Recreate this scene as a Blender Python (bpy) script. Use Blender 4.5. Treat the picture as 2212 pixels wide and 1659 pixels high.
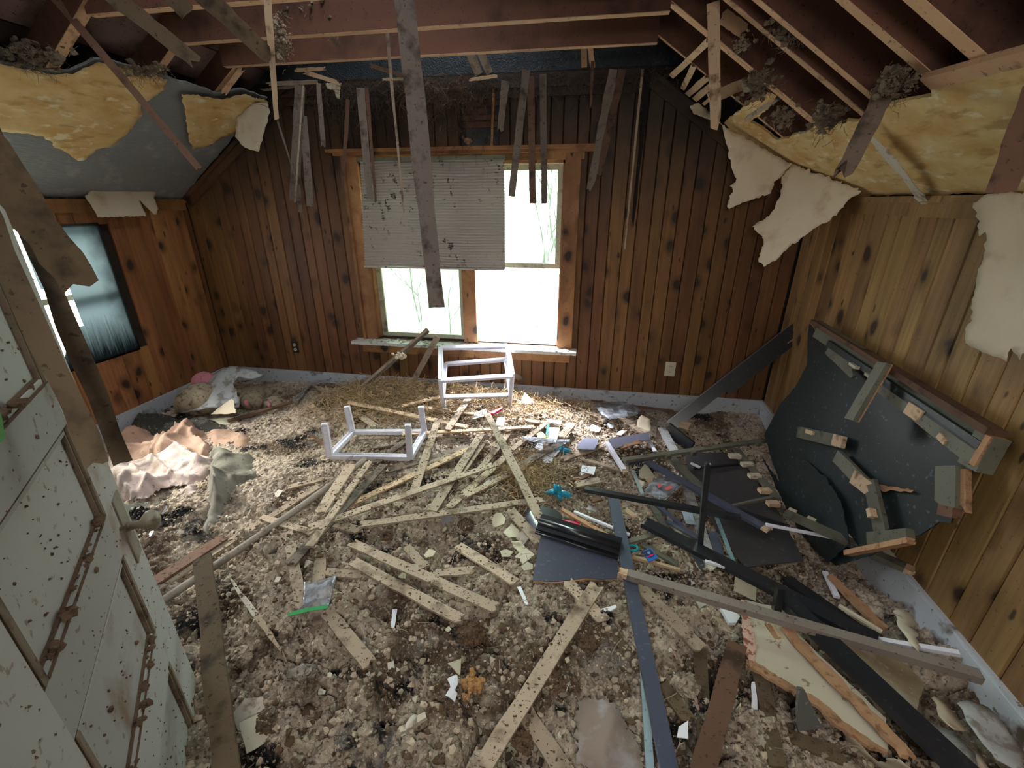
import bpy, bmesh, math, random
import numpy as np
from mathutils import Vector, Matrix
from mathutils.geometry import delaunay_2d_cdt
random.seed(7); rng=np.random.default_rng(7)
SC=bpy.context.scene; COL=SC.collection
for o in list(bpy.data.objects): bpy.data.objects.remove(o)

# ---------------- camera, world, lights, exposure
W,Hh=2212,1659; F=955.2; CX,CY=1106,829.5
PIT,YAW,ROL=.3908,.1701,-.001
cy_,sy_=math.cos(YAW),math.sin(YAW); cp_,sp_=math.cos(PIT),math.sin(PIT)
fw=np.array([-sy_*cp_,cy_*cp_,-sp_]); rt0=np.array([cy_,sy_,0]); up0=np.cross(rt0,fw)
rt=rt0*math.cos(ROL)+up0*math.sin(ROL); up=-rt0*math.sin(ROL)+up0*math.cos(ROL)
CAM=np.array([0,0,1.6])
cd=bpy.data.cameras.new('camera'); cam=bpy.data.objects.new('camera',cd); COL.objects.link(cam)
cd.sensor_width=36; cd.lens=36*F/W; cd.clip_start=.02; cd.clip_end=200
M=Matrix(((rt[0],up[0],-fw[0],0),(rt[1],up[1],-fw[1],0),(rt[2],up[2],-fw[2],1.6),(0,0,0,1)))
cam.matrix_world=M; SC.camera=cam
SC.view_settings.view_transform='Standard'; SC.view_settings.look='None'
SC.view_settings.gamma=1; SC.view_settings.use_curve_mapping=False
SC.view_settings.exposure=.45
wd=bpy.data.worlds.new('overcast_sky'); SC.world=wd; wd.use_nodes=True
bg=wd.node_tree.nodes['Background']; bg.inputs[0].default_value=(.88,.95,1,1); bg.inputs[1].default_value=13
def area(name,loc,direction,sx,sy,power,col=(1,1,1),spread=180):
    l=bpy.data.lights.new(name,'AREA'); l.shape='RECTANGLE'; l.size=sx; l.size_y=sy; l.energy=power; l.color=col; l.spread=math.radians(spread)
    o=bpy.data.objects.new(name,l); COL.objects.link(o); o.location=loc
    o.rotation_euler=Vector(direction).to_track_quat('-Z','Y').to_euler(); return o
# daylight at the back window, the left window, and an added unseen fill lamp
area('daylight_back_window',(-1.0,4.45,2.85),(.10,-1,-1.02),2.8,1.2,2500,(.92,.96,1))
area('daylight_side_window',(-4.4,2.1,2.15),(1,-.1,-.62),1.4,.8,500,(1,.97,.88))
area('rear_fill_lamp',(.15,-.75,2.05),(.05,1,-.30),.8,.5,18,(1,.94,.86))
SC.cycles.max_bounces=8; SC.cycles.diffuse_bounces=5; SC.cycles.glossy_bounces=3; SC.cycles.transparent_max_bounces=12
SC.cycles.sample_clamp_indirect=4; SC.cycles.use_denoising=True

# ---------------- room numbers
D=3.3211; XL,XR=-3.2167,1.3536; ZK,ZC=1.625,2.3509; X1,X2=-2.2075,.2876
WL,WR,WS,WH=-1.70,-.20,.56,1.86     # back window opening
def ray(u,v): return rt*((u-CX)/F)+up*((CY-v)/F)+fw
def onpl(u,v,p,n):
    q=ray(u,v); n=np.array(n,float); p=np.array(p,float); return CAM+q*((p-CAM)@n)/(n@q)
def onZ(u,v,z): return onpl(u,v,(0,0,z),(0,0,1))
def onY(u,v,y): return onpl(u,v,(0,y,0),(0,1,0))
def onX(u,v,x): return onpl(u,v,(x,0,0),(1,0,0))
NL=np.array([(ZC-ZK),0,-(X1-XL)]); NL=NL/np.linalg.norm(NL)      # into the room
NR=np.array([-(ZC-ZK),0,-(XR-X2)]); NR=NR/np.linalg.norm(NR)
PLF=((XL,0,ZK),NL); PRT=((XR,0,ZK),NR)
def pl3(a,b,c):
    a,b,c=map(np.array,(a,b,c)); n=np.cross(b-a,c-a); n=n/np.linalg.norm(n)
    if n@(CAM-a)<0: n=-n
    return (a,n)
def G(x,y,cx,cy,sx,sy): return np.exp(-((x-cx)/sx)**2-((y-cy)/sy)**2)
def HB(x,y):
    h=.09+.07*G(x,y,-1.45,2.9,.55,.3)+.06*G(x,y,-.9,2.85,.8,.35)+.05*G(x,y,-.6,1.9,.9,.6)+.05*G(x,y,-.3,1.0,1.1,.5)
    h=h+.05*G(x,y,-.45,2.75,.35,.25)+.07*G(x,y,-1.45,3.05,.55,.16)+.05*G(x,y,-.75,3.08,.5,.14)+.03*G(x,y,-.1,3.0,.4,.2)-.06*G(x,y,1.15,2.6,.5,.6)-.06*G(x,y,1.2,1.75,.35,.35)-.02*G(x,y,-2.3,2.3,.7,.6)+.05*G(x,y,-1.0,1.15,.35,.3)
    h=h+.02*np.sin(x*5+1)*np.sin(y*6)
    return h
def surf(u,v,dz=0):
    z=.15
    for _ in range(12):
        p=onZ(u,v,z); z=.5*z+.5*(float(HB(p[0],p[1]))+dz)
    return onZ(u,v,z)

# ---------------- object helpers
def tag(o,label=None,cat=None,group=None,kind=None,category=None):
    cat=cat or category
    if label: o['label']=label
    if cat: o['category']=cat
    if group: o['group']=group
    if kind: o['kind']=kind
    return o
def mk(name,V,Fc,mat,parent=None,smooth=False,origin=None,**t):
    V=np.array(V,float)
    if parent is not None: org=np.array(parent.get('_w',(0,0,0)))
    else: org=np.array(origin) if origin is not None else (V.min(0)+V.max(0))/2
    me=bpy.data.meshes.new(name); me.from_pydata((V-org).tolist(),[],[tuple(int(i) for i in f) for f in Fc]); me.update()
    if smooth: me.shade_smooth()
    for m in (mat if isinstance(mat,(list,tuple)) else [mat]): me.materials.append(m)
    o=bpy.data.objects.new(name,me); COL.objects.link(o)
    if parent is not None: o.parent=parent; o['_w']=tuple(float(q) for q in org)
    else: o.location=org; o['_w']=tuple(float(q) for q in org)
    tag(o,**t); return o
def empty(name,loc,**t):
    o=bpy.data.objects.new(name,None); COL.objects.link(o); o.location=loc; o['_w']=tuple(float(q) for q in loc); o.empty_display_size=.05
    tag(o,**t); return o
BOXF=[(0,3,2,1),(4,5,6,7),(0,1,5,4),(1,2,6,5),(2,3,7,6),(3,0,4,7)]
def box(a,b):
    x0,y0,z0=a;x1,y1,z1=b
    return [(x0,y0,z0),(x1,y0,z0),(x1,y1,z0),(x0,y1,z0),(x0,y0,z1),(x1,y0,z1),(x1,y1,z1),(x0,y1,z1)],list(BOXF)
def join(parts):
    V=[];Fc=[]
    for v,f in parts:
        n=len(V); V+=[tuple(p) for p in v]; Fc+=[tuple(i+n for i in q) for q in f]
    return V,Fc
def unit(v): v=np.array(v,float); return v/(np.linalg.norm(v)+1e-12)
def bar(p0,p1,w,t,wdir=None,segs=5,jag=0.,rag=.002,bend=0.,cols=3,seed=0,splint=(1,1),taper=(1,1)):
    """a lath or board from p0 to p1: width w along wdir, thickness t; jagged ends where broken"""
    r=random.Random(seed*131+17); p0=np.array(p0,float);p1=np.array(p1,float); ax=unit(p1-p0); L=np.linalg.norm(p1-p0)
    if wdir is None: wdir=np.cross(ax,(0,0,1)); 
    wdir=np.array(wdir,float); wdir=unit(wdir-ax*(wdir@ax)); th=unit(np.cross(wdir,ax)); 
    if th[2]<0: th=-th
    V=[];Fc=[]; n=cols+1
    e0=[r.uniform(0,jag)*splint[0]*(1 if i%2 else .25) for i in range(n)]; e1=[r.uniform(0,jag)*splint[1]*(1 if i%2 else .25) for i in range(n)]
    for s in range(segs+1):
        f=s/segs
        jl=r.uniform(-rag,rag); jr=r.uniform(-rag,rag)
        for side in (1,-1):
            for i in range(n):
                q=(i/cols-.5)*w*(taper[0]*(1-f)+taper[1]*f)+(jl if i==0 else jr if i==cols else 0)
                l=L*f
                if s==0: l+=e0[i]
                if s==segs: l-=e1[i]
                V.append(p0+ax*l+wdir*q+th*(side*t/2+bend*4*f*(1-f)))
    R=2*n
    for s in range(segs):
        a=s*R;b=a+R
        for i in range(cols):
            Fc.append((a+i,a+i+1,b+i+1,b+i)); Fc.append((a+n+i+1,a+n+i,b+n+i,b+n+i+1))
        Fc.append((a+n,a,b,b+n)); Fc.append((a+cols,a+n+cols,b+n+cols,b+cols))
    for i in range(cols):
        Fc.append((i+1,i,n+i,n+i+1)); e=segs*R; Fc.append((e+i,e+i+1,e+n+i+1,e+n+i))
    return V,Fc
def tube(pts,rad,sides=8,cap=True):
    V=[];Fc=[]; pts=[np.array(p,float) for p in pts]
    rad=[rad]*len(pts) if not isinstance(rad,(list,tuple)) else rad
    for k,p in enumerate(pts):
        d=unit(pts[min(k+1,len(pts)-1)]-pts[max(k-1,0)]); a=np.cross(d,(0,0,1)); 
        if np.linalg.norm(a)<.05: a=np.cross(d,(1,0,0))
        a=unit(a); b=np.cross(d,a)
        for i in range(sides):
            t=2*math.pi*i/sides; V.append(p+rad[k]*(a*math.cos(t)+b*math.sin(t)))
    for k in range(len(pts)-1):
        for i in range(sides):
            j=(i+1)%sides; Fc.append((k*sides+i,k*sides+j,(k+1)*sides+j,(k+1)*sides+i))
    if cap: Fc.append(tuple(range(sides))[::-1]); Fc.append(tuple((len(pts)-1)*sides+i for i in range(sides)))
    return V,Fc
def hnoise(seed):
    r=np.random.default_rng(seed); ph=r.uniform(0,6.28,(6,)); di=r.uniform(-1,1,(6,2)); di/=np.linalg.norm(di,axis=1)[:,None]
    def f(x,y,s=1.):
        v=0
        for i in range(6):
            k=s*(1+.6*i); v=v+np.sin(k*(di[i,0]*x+di[i,1]*y)+ph[i]+1.3*np.sin(k*.7*(di[i,1]*x-di[i,0]*y)+ph[i-1]))/(1+.5*i)
        return v/3
    return f
def inpoly(P,x,y):
    c=False;n=len(P);j=n-1
    for i in range(n):
        if (P[i][1]>y)!=(P[j][1]>y) and x<(P[j][0]-P[i][0])*(y-P[i][1])/(P[j][1]-P[i][1])+P[i][0]: c=not c
        j=i
    return c
def pdist(P,x,y):
    best=9
    for i in range(len(P)):
        a=P[i];b=P[(i+1)%len(P)]; dx,dy=b[0]-a[0],b[1]-a[1]; l=dx*dx+dy*dy
        t=0 if l<1e-12 else max(0,min(1,((x-a[0])*dx+(y-a[1])*dy)/l)); d=math.hypot(x-a[0]-t*dx,y-a[1]-t*dy)
        if d<best: best=d
    return best
def sheet(pts,plane,thick=.002,step=.03,rag=.004,disp=None,seed=0,off=0.,pix=True,holes=(),axis=None):
    """a torn or broken flat piece: outline on a plane, ragged edge, real thickness. disp(a,b,d)->offset along the normal"""
    p,n=plane; p=np.array(p,float);n=unit(n)
    if pix:      # never let a plane seen edge-on blow up: lean it a little toward the viewer
        us=[q[0] for q in pts];vs=[q[1] for q in pts]; vd=unit(ray(sum(us)/len(us),sum(vs)/len(vs))); k=abs(n@vd)
        if k<.16: n=unit(n+(-vd)*(.2-k)*(1 if n@vd<0 else 1)); print('EDGEON',k,pts[0])
    name_hint=str(pts[0])
    P3=[onpl(u,v,p,n) for u,v in pts] if pix else [np.array(q,float) for q in pts]
    e1=unit(np.cross((0,0,1),n)) if abs(n[2])<.99 else np.array([1.,0,0]); e2=np.cross(n,e1)
    o=P3[0]; r=random.Random(seed+5)
    def loop(P3):
        P2=[((q-o)@e1,(q-o)@e2) for q in P3]; B=[]
        for i in range(len(P2)):
            a=P2[i];b=P2[(i+1)%len(P2)]; L=math.hypot(b[0]-a[0],b[1]-a[1]); k=max(1,int(L/(step*.55)))
            for j in range(k):
                t=j/k; am=rag if j else rag*.3
                B.append((a[0]+(b[0]-a[0])*t+r.uniform(-am,am),a[1]+(b[1]-a[1])*t+r.uniform(-am,am)))
        return B
    B=loop(P3); HL=[loop([onpl(u,v,p,n) for u,v in h] if pix else [np.array(q) for q in h]) for h in holes]
    V2=list(B); E=[(i,(i+1)%len(B)) for i in range(len(B))]
    for h in HL:
        k=len(V2); V2+=h; E+=[(k+i,k+(i+1)%len(h)) for i in range(len(h))]
    xs=[q[0] for q in B];ys=[q[1] for q in B]
    BA=np.array(B); HA=[np.array(h) for h in HL]
    def np_in(PA,X,Y):
        c=np.zeros(len(X),bool); x1,y1=PA[:,0],PA[:,1]; x0,y0=np.roll(x1,1),np.roll(y1,1)
        for a,b,c0,d in zip(x1,y1,x0,y0):
            if b!=d: c^=((b>Y)!=(d>Y))&(X<(c0-a)*(Y-b)/(d-b)+a)
        return c
    def np_d(PA,X,Y):
        best=np.full(len(X),9.); Q=np.roll(PA,-1,0)
        for a,b in zip(PA,Q):
            dx,dy=b-a; l=dx*dx+dy*dy+1e-12; t=np.clip(((X-a[0])*dx+(Y-a[1])*dy)/l,0,1); best=np.minimum(best,np.hypot(X-a[0]-t*dx,Y-a[1]-t*dy))
        return best
    ex=(max(xs)-min(xs))*(max(ys)-min(ys)); 
    if ex>9: print('BIGSHEET',name_hint,ex)
    while ex/step**2>9000: step*=1.4
    gx=np.arange(min(xs),max(xs),step);gy=np.arange(min(ys)+step/2,max(ys),step*.87); XX,YY=np.meshgrid(gx,gy); XX=XX+(np.arange(len(gy))%2)[:,None]*step/2
    q_=np.random.default_rng(seed+3); XX=(XX+q_.uniform(-.15,.15,XX.shape)*step).ravel(); YY=(YY+q_.uniform(-.15,.15,YY.shape)*step).ravel()
    if len(XX):
        ok=np_in(BA,XX,YY)&(np_d(BA,XX,YY)>step*.35)
        for h in HA: ok&=~np_in(h,XX,YY)&(np_d(h,XX,YY)>step*.35)
        V2+=list(zip(XX[ok].tolist(),YY[ok].tolist()))
    vo,eo,fo,*_=delaunay_2d_cdt([Vector(q) for q in V2],E,[],1,1e-6)
    va=np.array([tuple(q) for q in vo]); cen=np.array([va[list(f)].mean(0) for f in fo]); ok=np_in(BA,cen[:,0],cen[:,1])
    for h in HA: ok&=~np_in(h,cen[:,0],cen[:,1])
    fo=[tuple(f) for f,k in zip(fo,ok) if k]
    DD=np_d(BA,va[:,0],va[:,1]) if disp else np.zeros(len(va))
    top=[];bot=[]
    for q,d in zip(vo,DD):
        dd=(disp(q[0],q[1],d) if disp else 0)+off
        c=o+e1*q[0]+e2*q[1]+n*dd; top.append(c); bot.append(c-n*thick)
    N=len(vo); Fc=[tuple(f) for f in fo]+[tuple(i+N for i in reversed(f)) for f in fo]
    cnt={}
    for f in fo:
        for i in range(len(f)):
            a,b=f[i],f[(i+1)%len(f)]; cnt[(a,b)]=cnt.get((a,b),0)+1
    for (a,b) in list(cnt):
        if (b,a) not in cnt: Fc.append((b,a,a+N,b+N))
    return top+bot,Fc
def ico(sub=1):
    bm=bmesh.new(); bmesh.ops.create_icosphere(bm,subdivisions=sub,radius=1)
    V=np.array([v.co[:] for v in bm.verts]); Fc=[[v.index for v in f.verts] for f in bm.faces]; bm.free(); return V,Fc
ICO={k:ico(k) for k in (1,2,3,4)}
def lump(c,r,sub=2,am=.3,seed=0,sq=(1,1,1),fr=3.):
    V,Fc=ICO[sub]; g=np.random.default_rng(seed); K=g.normal(size=(5,3))*fr; ph=g.uniform(0,6,5)
    s=1+am*sum(np.sin(V@K[i]+ph[i]) for i in range(5))/3
    th=g.uniform(0,6.28); R=np.array([[math.cos(th),-math.sin(th),0],[math.sin(th),math.cos(th),0],[0,0,1]])
    return ((V*s[:,None]*np.array(sq)*r)@R.T+np.array(c)).tolist(),Fc

# ---------------- materials
class NT:
    def __init__(s,name,rough=.8,spec=.3,metal=0):
        m=bpy.data.materials.new(name); m.use_nodes=True; s.m=m; s.t=m.node_tree; s.n=s.t.nodes; s.b=s.n['Principled BSDF']
        s.b.inputs['Roughness'].default_value=rough; s.b.inputs['Specular IOR Level'].default_value=spec; s.b.inputs['Metallic'].default_value=metal
        tc=s.n.new('ShaderNodeTexCoord'); oi=s.n.new('ShaderNodeObjectInfo'); s.rnd=oi.outputs['Random']
        cx=s.n.new('ShaderNodeCombineXYZ'); 
        for i,k in enumerate((17.3,31.7,9.1)):
            mm=s.math('MULTIPLY',s.rnd,k); s.t.links.new(mm,cx.inputs[i])
        ad=s.n.new('ShaderNodeVectorMath'); ad.operation='ADD'; s.t.links.new(tc.outputs['Object'],ad.inputs[0]); s.t.links.new(cx.outputs[0],ad.inputs[1])
        s.co=ad.outputs[0]; s.obj=tc.outputs['Object']
    def L(s,a,b): s.t.links.new(a,b)
    def math(s,op,a,b=None,c=None):
        n=s.n.new('ShaderNodeMath'); n.operation=op
        for i,x in enumerate((a,b,c)):
            if x is None: continue
            if isinstance(x,(int,float)): n.inputs[i].default_value=x
            else: s.L(x,n.inputs[i])
        return n.outputs[0]
    def map(s,sc,co=None):
        n=s.n.new('ShaderNodeMapping'); n.inputs['Scale'].default_value=sc; s.L(co or s.co,n.inputs[0]); return n.outputs[0]
    def noise(s,scale,co=None,det=4,rough=.55,dist=0):
        n=s.n.new('ShaderNodeTexNoise'); n.inputs['Scale'].default_value=scale; n.inputs['Detail'].default_value=det; n.inputs['Roughness'].default_value=rough; n.inputs['Distortion'].default_value=dist
        s.L(co or s.co,n.inputs['Vector']); return n.outputs[0]
    def vor(s,scale,co=None,feat='F1',out=0):
        n=s.n.new('ShaderNodeTexVoronoi'); n.inputs['Scale'].default_value=scale; n.feature=feat; s.L(co or s.co,n.inputs['Vector']); return n.outputs[out]
    def ramp(s,fac,stops,interp='LINEAR'):
        n=s.n.new('ShaderNodeValToRGB'); n.color_ramp.interpolation=interp; e=n.color_ramp.elements
        while len(e)<len(stops): e.new(.5)
        for i,(p,c) in enumerate(stops):
            e[i].position=p; e[i].color=(c,c,c,1) if isinstance(c,(int,float)) else (*c,1)
        s.L(fac,n.inputs[0]); return n.outputs[0]
    def mix(s,fac,a,b,mode='MIX'):
        n=s.n.new('ShaderNodeMix'); n.data_type='RGBA'; n.blend_type=mode
        for i,x in ((0,fac),(6,a),(7,b)):
            if isinstance(x,(int,float)): n.inputs[i].default_value=x if i==0 else (x,x,x,1)
            elif isinstance(x,tuple): n.inputs[i].default_value=(*x,1)
            else: s.L(x,n.inputs[i])
        return n.outputs[2]
    def col(s,c):
        if isinstance(c,tuple): s.b.inputs['Base Color'].default_value=(*c,1)
        else: s.L(c,s.b.inputs['Base Color'])
    def bump(s,h,st=.4,d=.002):
        n=s.n.new('ShaderNodeBump'); n.inputs['Strength'].default_value=st; n.inputs['Distance'].default_value=d; s.L(h,n.inputs['Height']); s.L(n.outputs[0],s.b.inputs['Normal'])
def sp(s,scale,lo,hi,co=None,det=3): return s.ramp(s.noise(scale,co,det),[(lo,0.),(hi,1.)])
def stuffmat(name,c1,c2,dirt=(.10,.07,.045),scale=6,dlo=.55,dhi=.7,stretch=(1,1,1),rough=.8,spec=.25,bmp=.3,fleck=True,bd=.002,fs=60,isl=0):
    s=NT(name,rough,spec); co=s.map(stretch)
    c=s.mix(s.noise(scale,co,5),c1,c2)
    c=s.mix(sp(s,scale*1.7,dlo,dhi,None,5),c,dirt)
    if fleck: c=s.mix(s.math('MULTIPLY',sp(s,fs,.63,.68),.8),c,dirt)
    v=s.math('MULTIPLY_ADD',s.rnd,.35,.82)
    if isl:      # loose bits joined in one mesh differ from one another
        gi=s.n.new('ShaderNodeNewGeometry'); v=s.math('MULTIPLY_ADD',gi.outputs['Random Per Island'],isl,1.15-isl)
    h=s.n.new('ShaderNodeHueSaturation'); s.L(c,h.inputs['Color']); s.L(v,h.inputs['Value']); c=h.outputs[0]
    s.col(c); s.bump(s.noise(scale*14,co,4),bmp,bd); return s.m
def pine(name,light,dark,zgrain=(34,34,1.6),knotc=(.03,.014,.007),kn=True,rough=.55,soot_shade=0.):
    s=NT(name,rough,.35); co=s.map(zgrain)
    g=s.noise(1.0,co,5,.6,.6); c=s.mix(s.ramp(g,[(.3,0.),(.72,1.)]),light,dark)
    big=s.noise(1.2,s.map((2.2,2.2,.7)),3); c=s.mix(s.ramp(big,[(.42,0.),(.7,.75)]),c,tuple(x*.45 for x in dark))
    if kn:
        wv=s.n.new('ShaderNodeVectorMath'); wv.operation='ADD'; nz=s.n.new('ShaderNodeTexNoise'); nz.inputs['Scale'].default_value=9; s.L(s.co,nz.inputs['Vector'])
        sc=s.n.new('ShaderNodeVectorMath'); sc.operation='SCALE'; sc.inputs['Scale'].default_value=.05; s.L(nz.outputs['Color'],sc.inputs[0]); s.L(s.co,wv.inputs[0]); s.L(sc.outputs[0],wv.inputs[1])
        kd=s.vor(1.0,s.map((6.2,6.2,4.6),wv.outputs[0])); 
        c=s.mix(s.ramp(kd,[(.20,.75),(.36,0.)]),c,tuple(x*.55 for x in dark)); c=s.mix(s.ramp(kd,[(.14,1.),(.21,0.)]),c,knotc)
        kd2=s.vor(1.0,s.map((11,11,4.0),wv.outputs[0])); c=s.mix(s.ramp(kd2,[(.06,.9),(.11,0.)]),c,knotc)
    h=s.n.new('ShaderNodeHueSaturation'); s.L(c,h.inputs['Color']); s.L(s.math('MULTIPLY_ADD',s.rnd,.30,.84),h.inputs['Value']); s.L(s.math('MULTIPLY_ADD',s.rnd,.02,.49),h.inputs['Hue']); c=h.outputs[0]
    c=s.mix(s.math('MULTIPLY',sp(s,70,.66,.70),.55),c,(.06,.035,.02))
    if soot_shade:  # upper darkening holds soot stains plus shade above the window, put into the colour
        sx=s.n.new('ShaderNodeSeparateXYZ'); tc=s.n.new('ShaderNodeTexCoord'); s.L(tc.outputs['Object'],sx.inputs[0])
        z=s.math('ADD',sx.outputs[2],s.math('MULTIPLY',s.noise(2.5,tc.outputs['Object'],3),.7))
        c=s.mix(s.math('MULTIPLY',s.ramp(s.math('MULTIPLY',z,.33),[(.60,0.),(.82,1.)]),soot_shade),c,(.030,.018,.011))
    s.col(c); s.bump(g,.25,.002); return s.m
M_pine=pine('knotty_pine_back_shaded',(.235,.108,.040),(.135,.058,.022),soot_shade=.95)  # one pine, three tones: each wall's light and shade is put into its colour
M_pineL=pine('knotty_pine_left_lit',(.36,.17,.058),(.22,.09,.03))
M_pineR=pine('knotty_pine_right_lit',(.40,.245,.095),(.22,.12,.047))
M_trimw=pine('pine_trim',(.30,.14,.05),(.19,.08,.03),kn=False)
M_casing=pine('pine_casing',(.42,.21,.08),(.25,.11,.04),(10,10,10),kn=True)
M_base=stuffmat('grey_baseboard_paint',(.50,.53,.58),(.42,.44,.48),(.10,.08,.06),3,.60,.68,rough=.5,bmp=.1,fs=38)
M_sill=stuffmat('white_sill_paint',(.72,.72,.68),(.6,.6,.56),(.2,.16,.11),5,.55,.62,rough=.5,bmp=.2)
M_slab=stuffmat('wall_backing',(.03,.022,.017),(.02,.016,.013),(.01,.01,.01))
M_door=stuffmat('door_paint',(.47,.47,.44),(.39,.39,.36),(.24,.17,.11),2.4,.60,.74,rough=.45,bmp=.12,fs=42)
M_dooredge=stuffmat('door_moulding_wood',(.30,.25,.18),(.21,.16,.11),(.1,.06,.04),9,stretch=(6,6,1))
M_mud=stuffmat('brown_clods',(.20,.13,.08),(.11,.065,.04),(.04,.025,.015),22,bmp=.8,bd=.004)
M_lath=stuffmat('raw_lath_wood',(.50,.40,.305),(.33,.25,.18),(.13,.09,.06),6,.52,.68,stretch=(1,1,1),bmp=.5,fs=75)
M_lathd=stuffmat('weathered_lath_wood',(.22,.18,.145),(.13,.10,.08),(.05,.04,.03),8,.52,.7,bmp=.6,fs=70)
M_lathm=stuffmat('muddy_lath_wood',(.16,.115,.07),(.10,.07,.042),(.04,.028,.016),7,.5,.7,bmp=.8,fs=60)
M_lathb=stuffmat('brown_board_wood',(.17,.095,.06),(.11,.06,.04),(.05,.03,.02),7,bmp=.4)
M_new=stuffmat('pale_split_wood',(.62,.46,.31),(.48,.33,.21),(.2,.12,.07),9,bmp=.3)
M_joist=stuffmat('joist_wood',(.19,.085,.052),(.09,.042,.03),(.05,.025,.02),3,.5,.75,stretch=(.3,1,1),bmp=.3,fs=80)
M_joistb=stuffmat('joist_edge_wood',(.62,.40,.25),(.47,.28,.16),(.16,.09,.05),7,.6,.75,bmp=.2)
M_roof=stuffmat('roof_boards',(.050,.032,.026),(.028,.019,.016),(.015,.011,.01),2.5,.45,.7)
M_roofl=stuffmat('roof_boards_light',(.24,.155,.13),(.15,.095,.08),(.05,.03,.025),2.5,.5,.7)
M_char=stuffmat('charred_board',(.010,.010,.011),(.02,.017,.015),(.06,.035,.02),9,.6,.7,rough=.85,bmp=.6)
M_tar=stuffmat('charred_gable',(.012,.018,.026),(.02,.028,.036),(.004,.004,.005),8,rough=.45,spec=.5,bmp=1.,bd=.01)
M_insul=stuffmat('loose_insulation',(.27,.21,.145),(.15,.11,.075),(.05,.038,.026),14,.5,.7,bmp=1.,bd=.008)
M_insull=stuffmat('pale_insulation',(.50,.38,.27),(.3,.22,.15),(.1,.07,.05),30,.5,.7,bmp=1.,bd=.006)
M_cream=stuffmat('cream_paper_back',(.66,.59,.47),(.54,.43,.31),(.36,.25,.15),4,.56,.80,rough=.8,bmp=.3,fs=30,fleck=False,bd=.003)
M_grey=stuffmat('grey_ceiling_paper',(.25,.26,.27),(.19,.20,.21),(.33,.34,.345),5,.56,.74,stretch=(1.5,.35,1.5),rough=.6,bmp=.9,fleck=False,bd=.006)
def yellow():
    s=NT('yellowed_wallboard',.7,.25); c=s.mix(s.ramp(s.noise(5,s.map((1,1.2,3)),5,.6),[(.35,0.),(.65,1.)]),(.70,.54,.28),(.56,.35,.13))
    c=s.mix(sp(s,9,.58,.66,s.map((1,1,3)),5),c,(.74,.66,.46)); c=s.mix(s.math('MULTIPLY',sp(s,14,.56,.66,s.map((1,.5,2)),4),.6),c,(.33,.19,.06))
    s.col(c); s.bump(s.noise(40,s.map((1,.3,2))),.4,.003); return s.m
M_yel=yellow()
M_blk=stuffmat('black_gloss_paint',(.018,.020,.026),(.012,.013,.017),(.05,.05,.055),4,.7,.8,rough=.28,spec=.6,bmp=.06,fs=55)
M_grn=stuffmat('dark_green_panel',(.014,.021,.021),(.010,.015,.016),(.07,.08,.08),3,.74,.8,rough=.42,spec=.38,bmp=.05,fs=40)
M_drab=stuffmat('olive_drab_wood',(.17,.165,.125),(.10,.10,.078),(.06,.055,.04),6,.55,.7,rough=.6,bmp=.3)
M_bluebar=stuffmat('blue_black_sheen',(.075,.09,.135),(.05,.06,.095),(.14,.15,.18),4,.65,.75,rough=.30,spec=1.0,bmp=.08)  # window sheen on black paint is put into this blue base colour
M_raw=stuffmat('raw_split_core',(.50,.30,.17),(.34,.18,.10),(.2,.1,.05),20,bmp=.8)
M_hard=stuffmat('beige_hardboard',(.56,.51,.40),(.48,.43,.33),(.22,.12,.08),2.5,.66,.74,rough=.5,bmp=.1,fs=30)
M_pinkb=stuffmat('pink_spotted_plaster',(.66,.46,.38),(.55,.36,.28),(.30,.12,.08),26,.52,.58,bmp=.4)
M_plast=stuffmat('white_plastic',(.78,.78,.88),(.70,.70,.80),(.5,.48,.46),5,.62,.72,rough=.35,spec=.5,bmp=.03,fs=60)
M_paper=stuffmat('white_paper',(.78,.80,.84),(.70,.72,.78),(.5,.48,.44),6,.66,.75,bmp=.1,fleck=False)
M_chip=stuffmat('cream_paint_chips',(.68,.66,.50),(.58,.55,.40),(.35,.3,.2),9,.6,.7,rough=.5,bmp=.1)
M_plas=stuffmat('plaster_flake',(.62,.58,.50),(.48,.44,.37),(.25,.2,.15),12,.55,.68,bmp=.4)
M_foil=stuffmat('dusty_foil',(.45,.46,.47),(.3,.3,.31),(.2,.18,.16),10,.5,.6,rough=.4,spec=.6)
def flat(name,c,rough=.6,spec=.4,emit=None,trans=0,alpha=None):
    s=NT(name,rough,spec); s.col(c)
    if trans: s.b.inputs['Transmission Weight'].default_value=trans
    return s.m
M_glove=stuffmat('blue_nitrile',(.02,.36,.55),(.01,.26,.44),(.02,.15,.25),12,.6,.7,rough=.35,spec=.5)
M_red=flat('crimson_plastic',(.65,.02,.09),.3); M_teal=flat('teal_plastic',(.01,.30,.33),.35); M_yelp=flat('yellow_tag',(.75,.75,.05),.5)
M_pinkp=stuffmat('pink_plush',(.72,.28,.33),(.60,.20,.26),(.35,.12,.14),20,.6,.72,bmp=.8,bd=.004)
M_plush=stuffmat('dirty_plush',(.42,.34,.25),(.30,.24,.17),(.12,.09,.06),16,.5,.68,bmp=1.,bd=.006,fs=50)
M_clothp=stuffmat('peach_cloth',(.50,.33,.25),(.38,.24,.175),(.22,.14,.09),3,.55,.75,bmp=.3,bd=.003,fs=40)
M_clothw=stuffmat('pinkish_white_cloth',(.54,.44,.42),(.40,.31,.28),(.2,.14,.1),4,.52,.72,bmp=.3,bd=.003,fs=35)
M_clothg=stuffmat('grey_green_cloth',(.30,.28,.23),(.20,.19,.155),(.08,.07,.05),4,.5,.7,bmp=.4,bd=.003)
M_clothd=stuffmat('dark_stained_cloth',(.07,.065,.055),(.035,.035,.03),(.35,.34,.32),3,.66,.78,bmp=.4)
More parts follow.
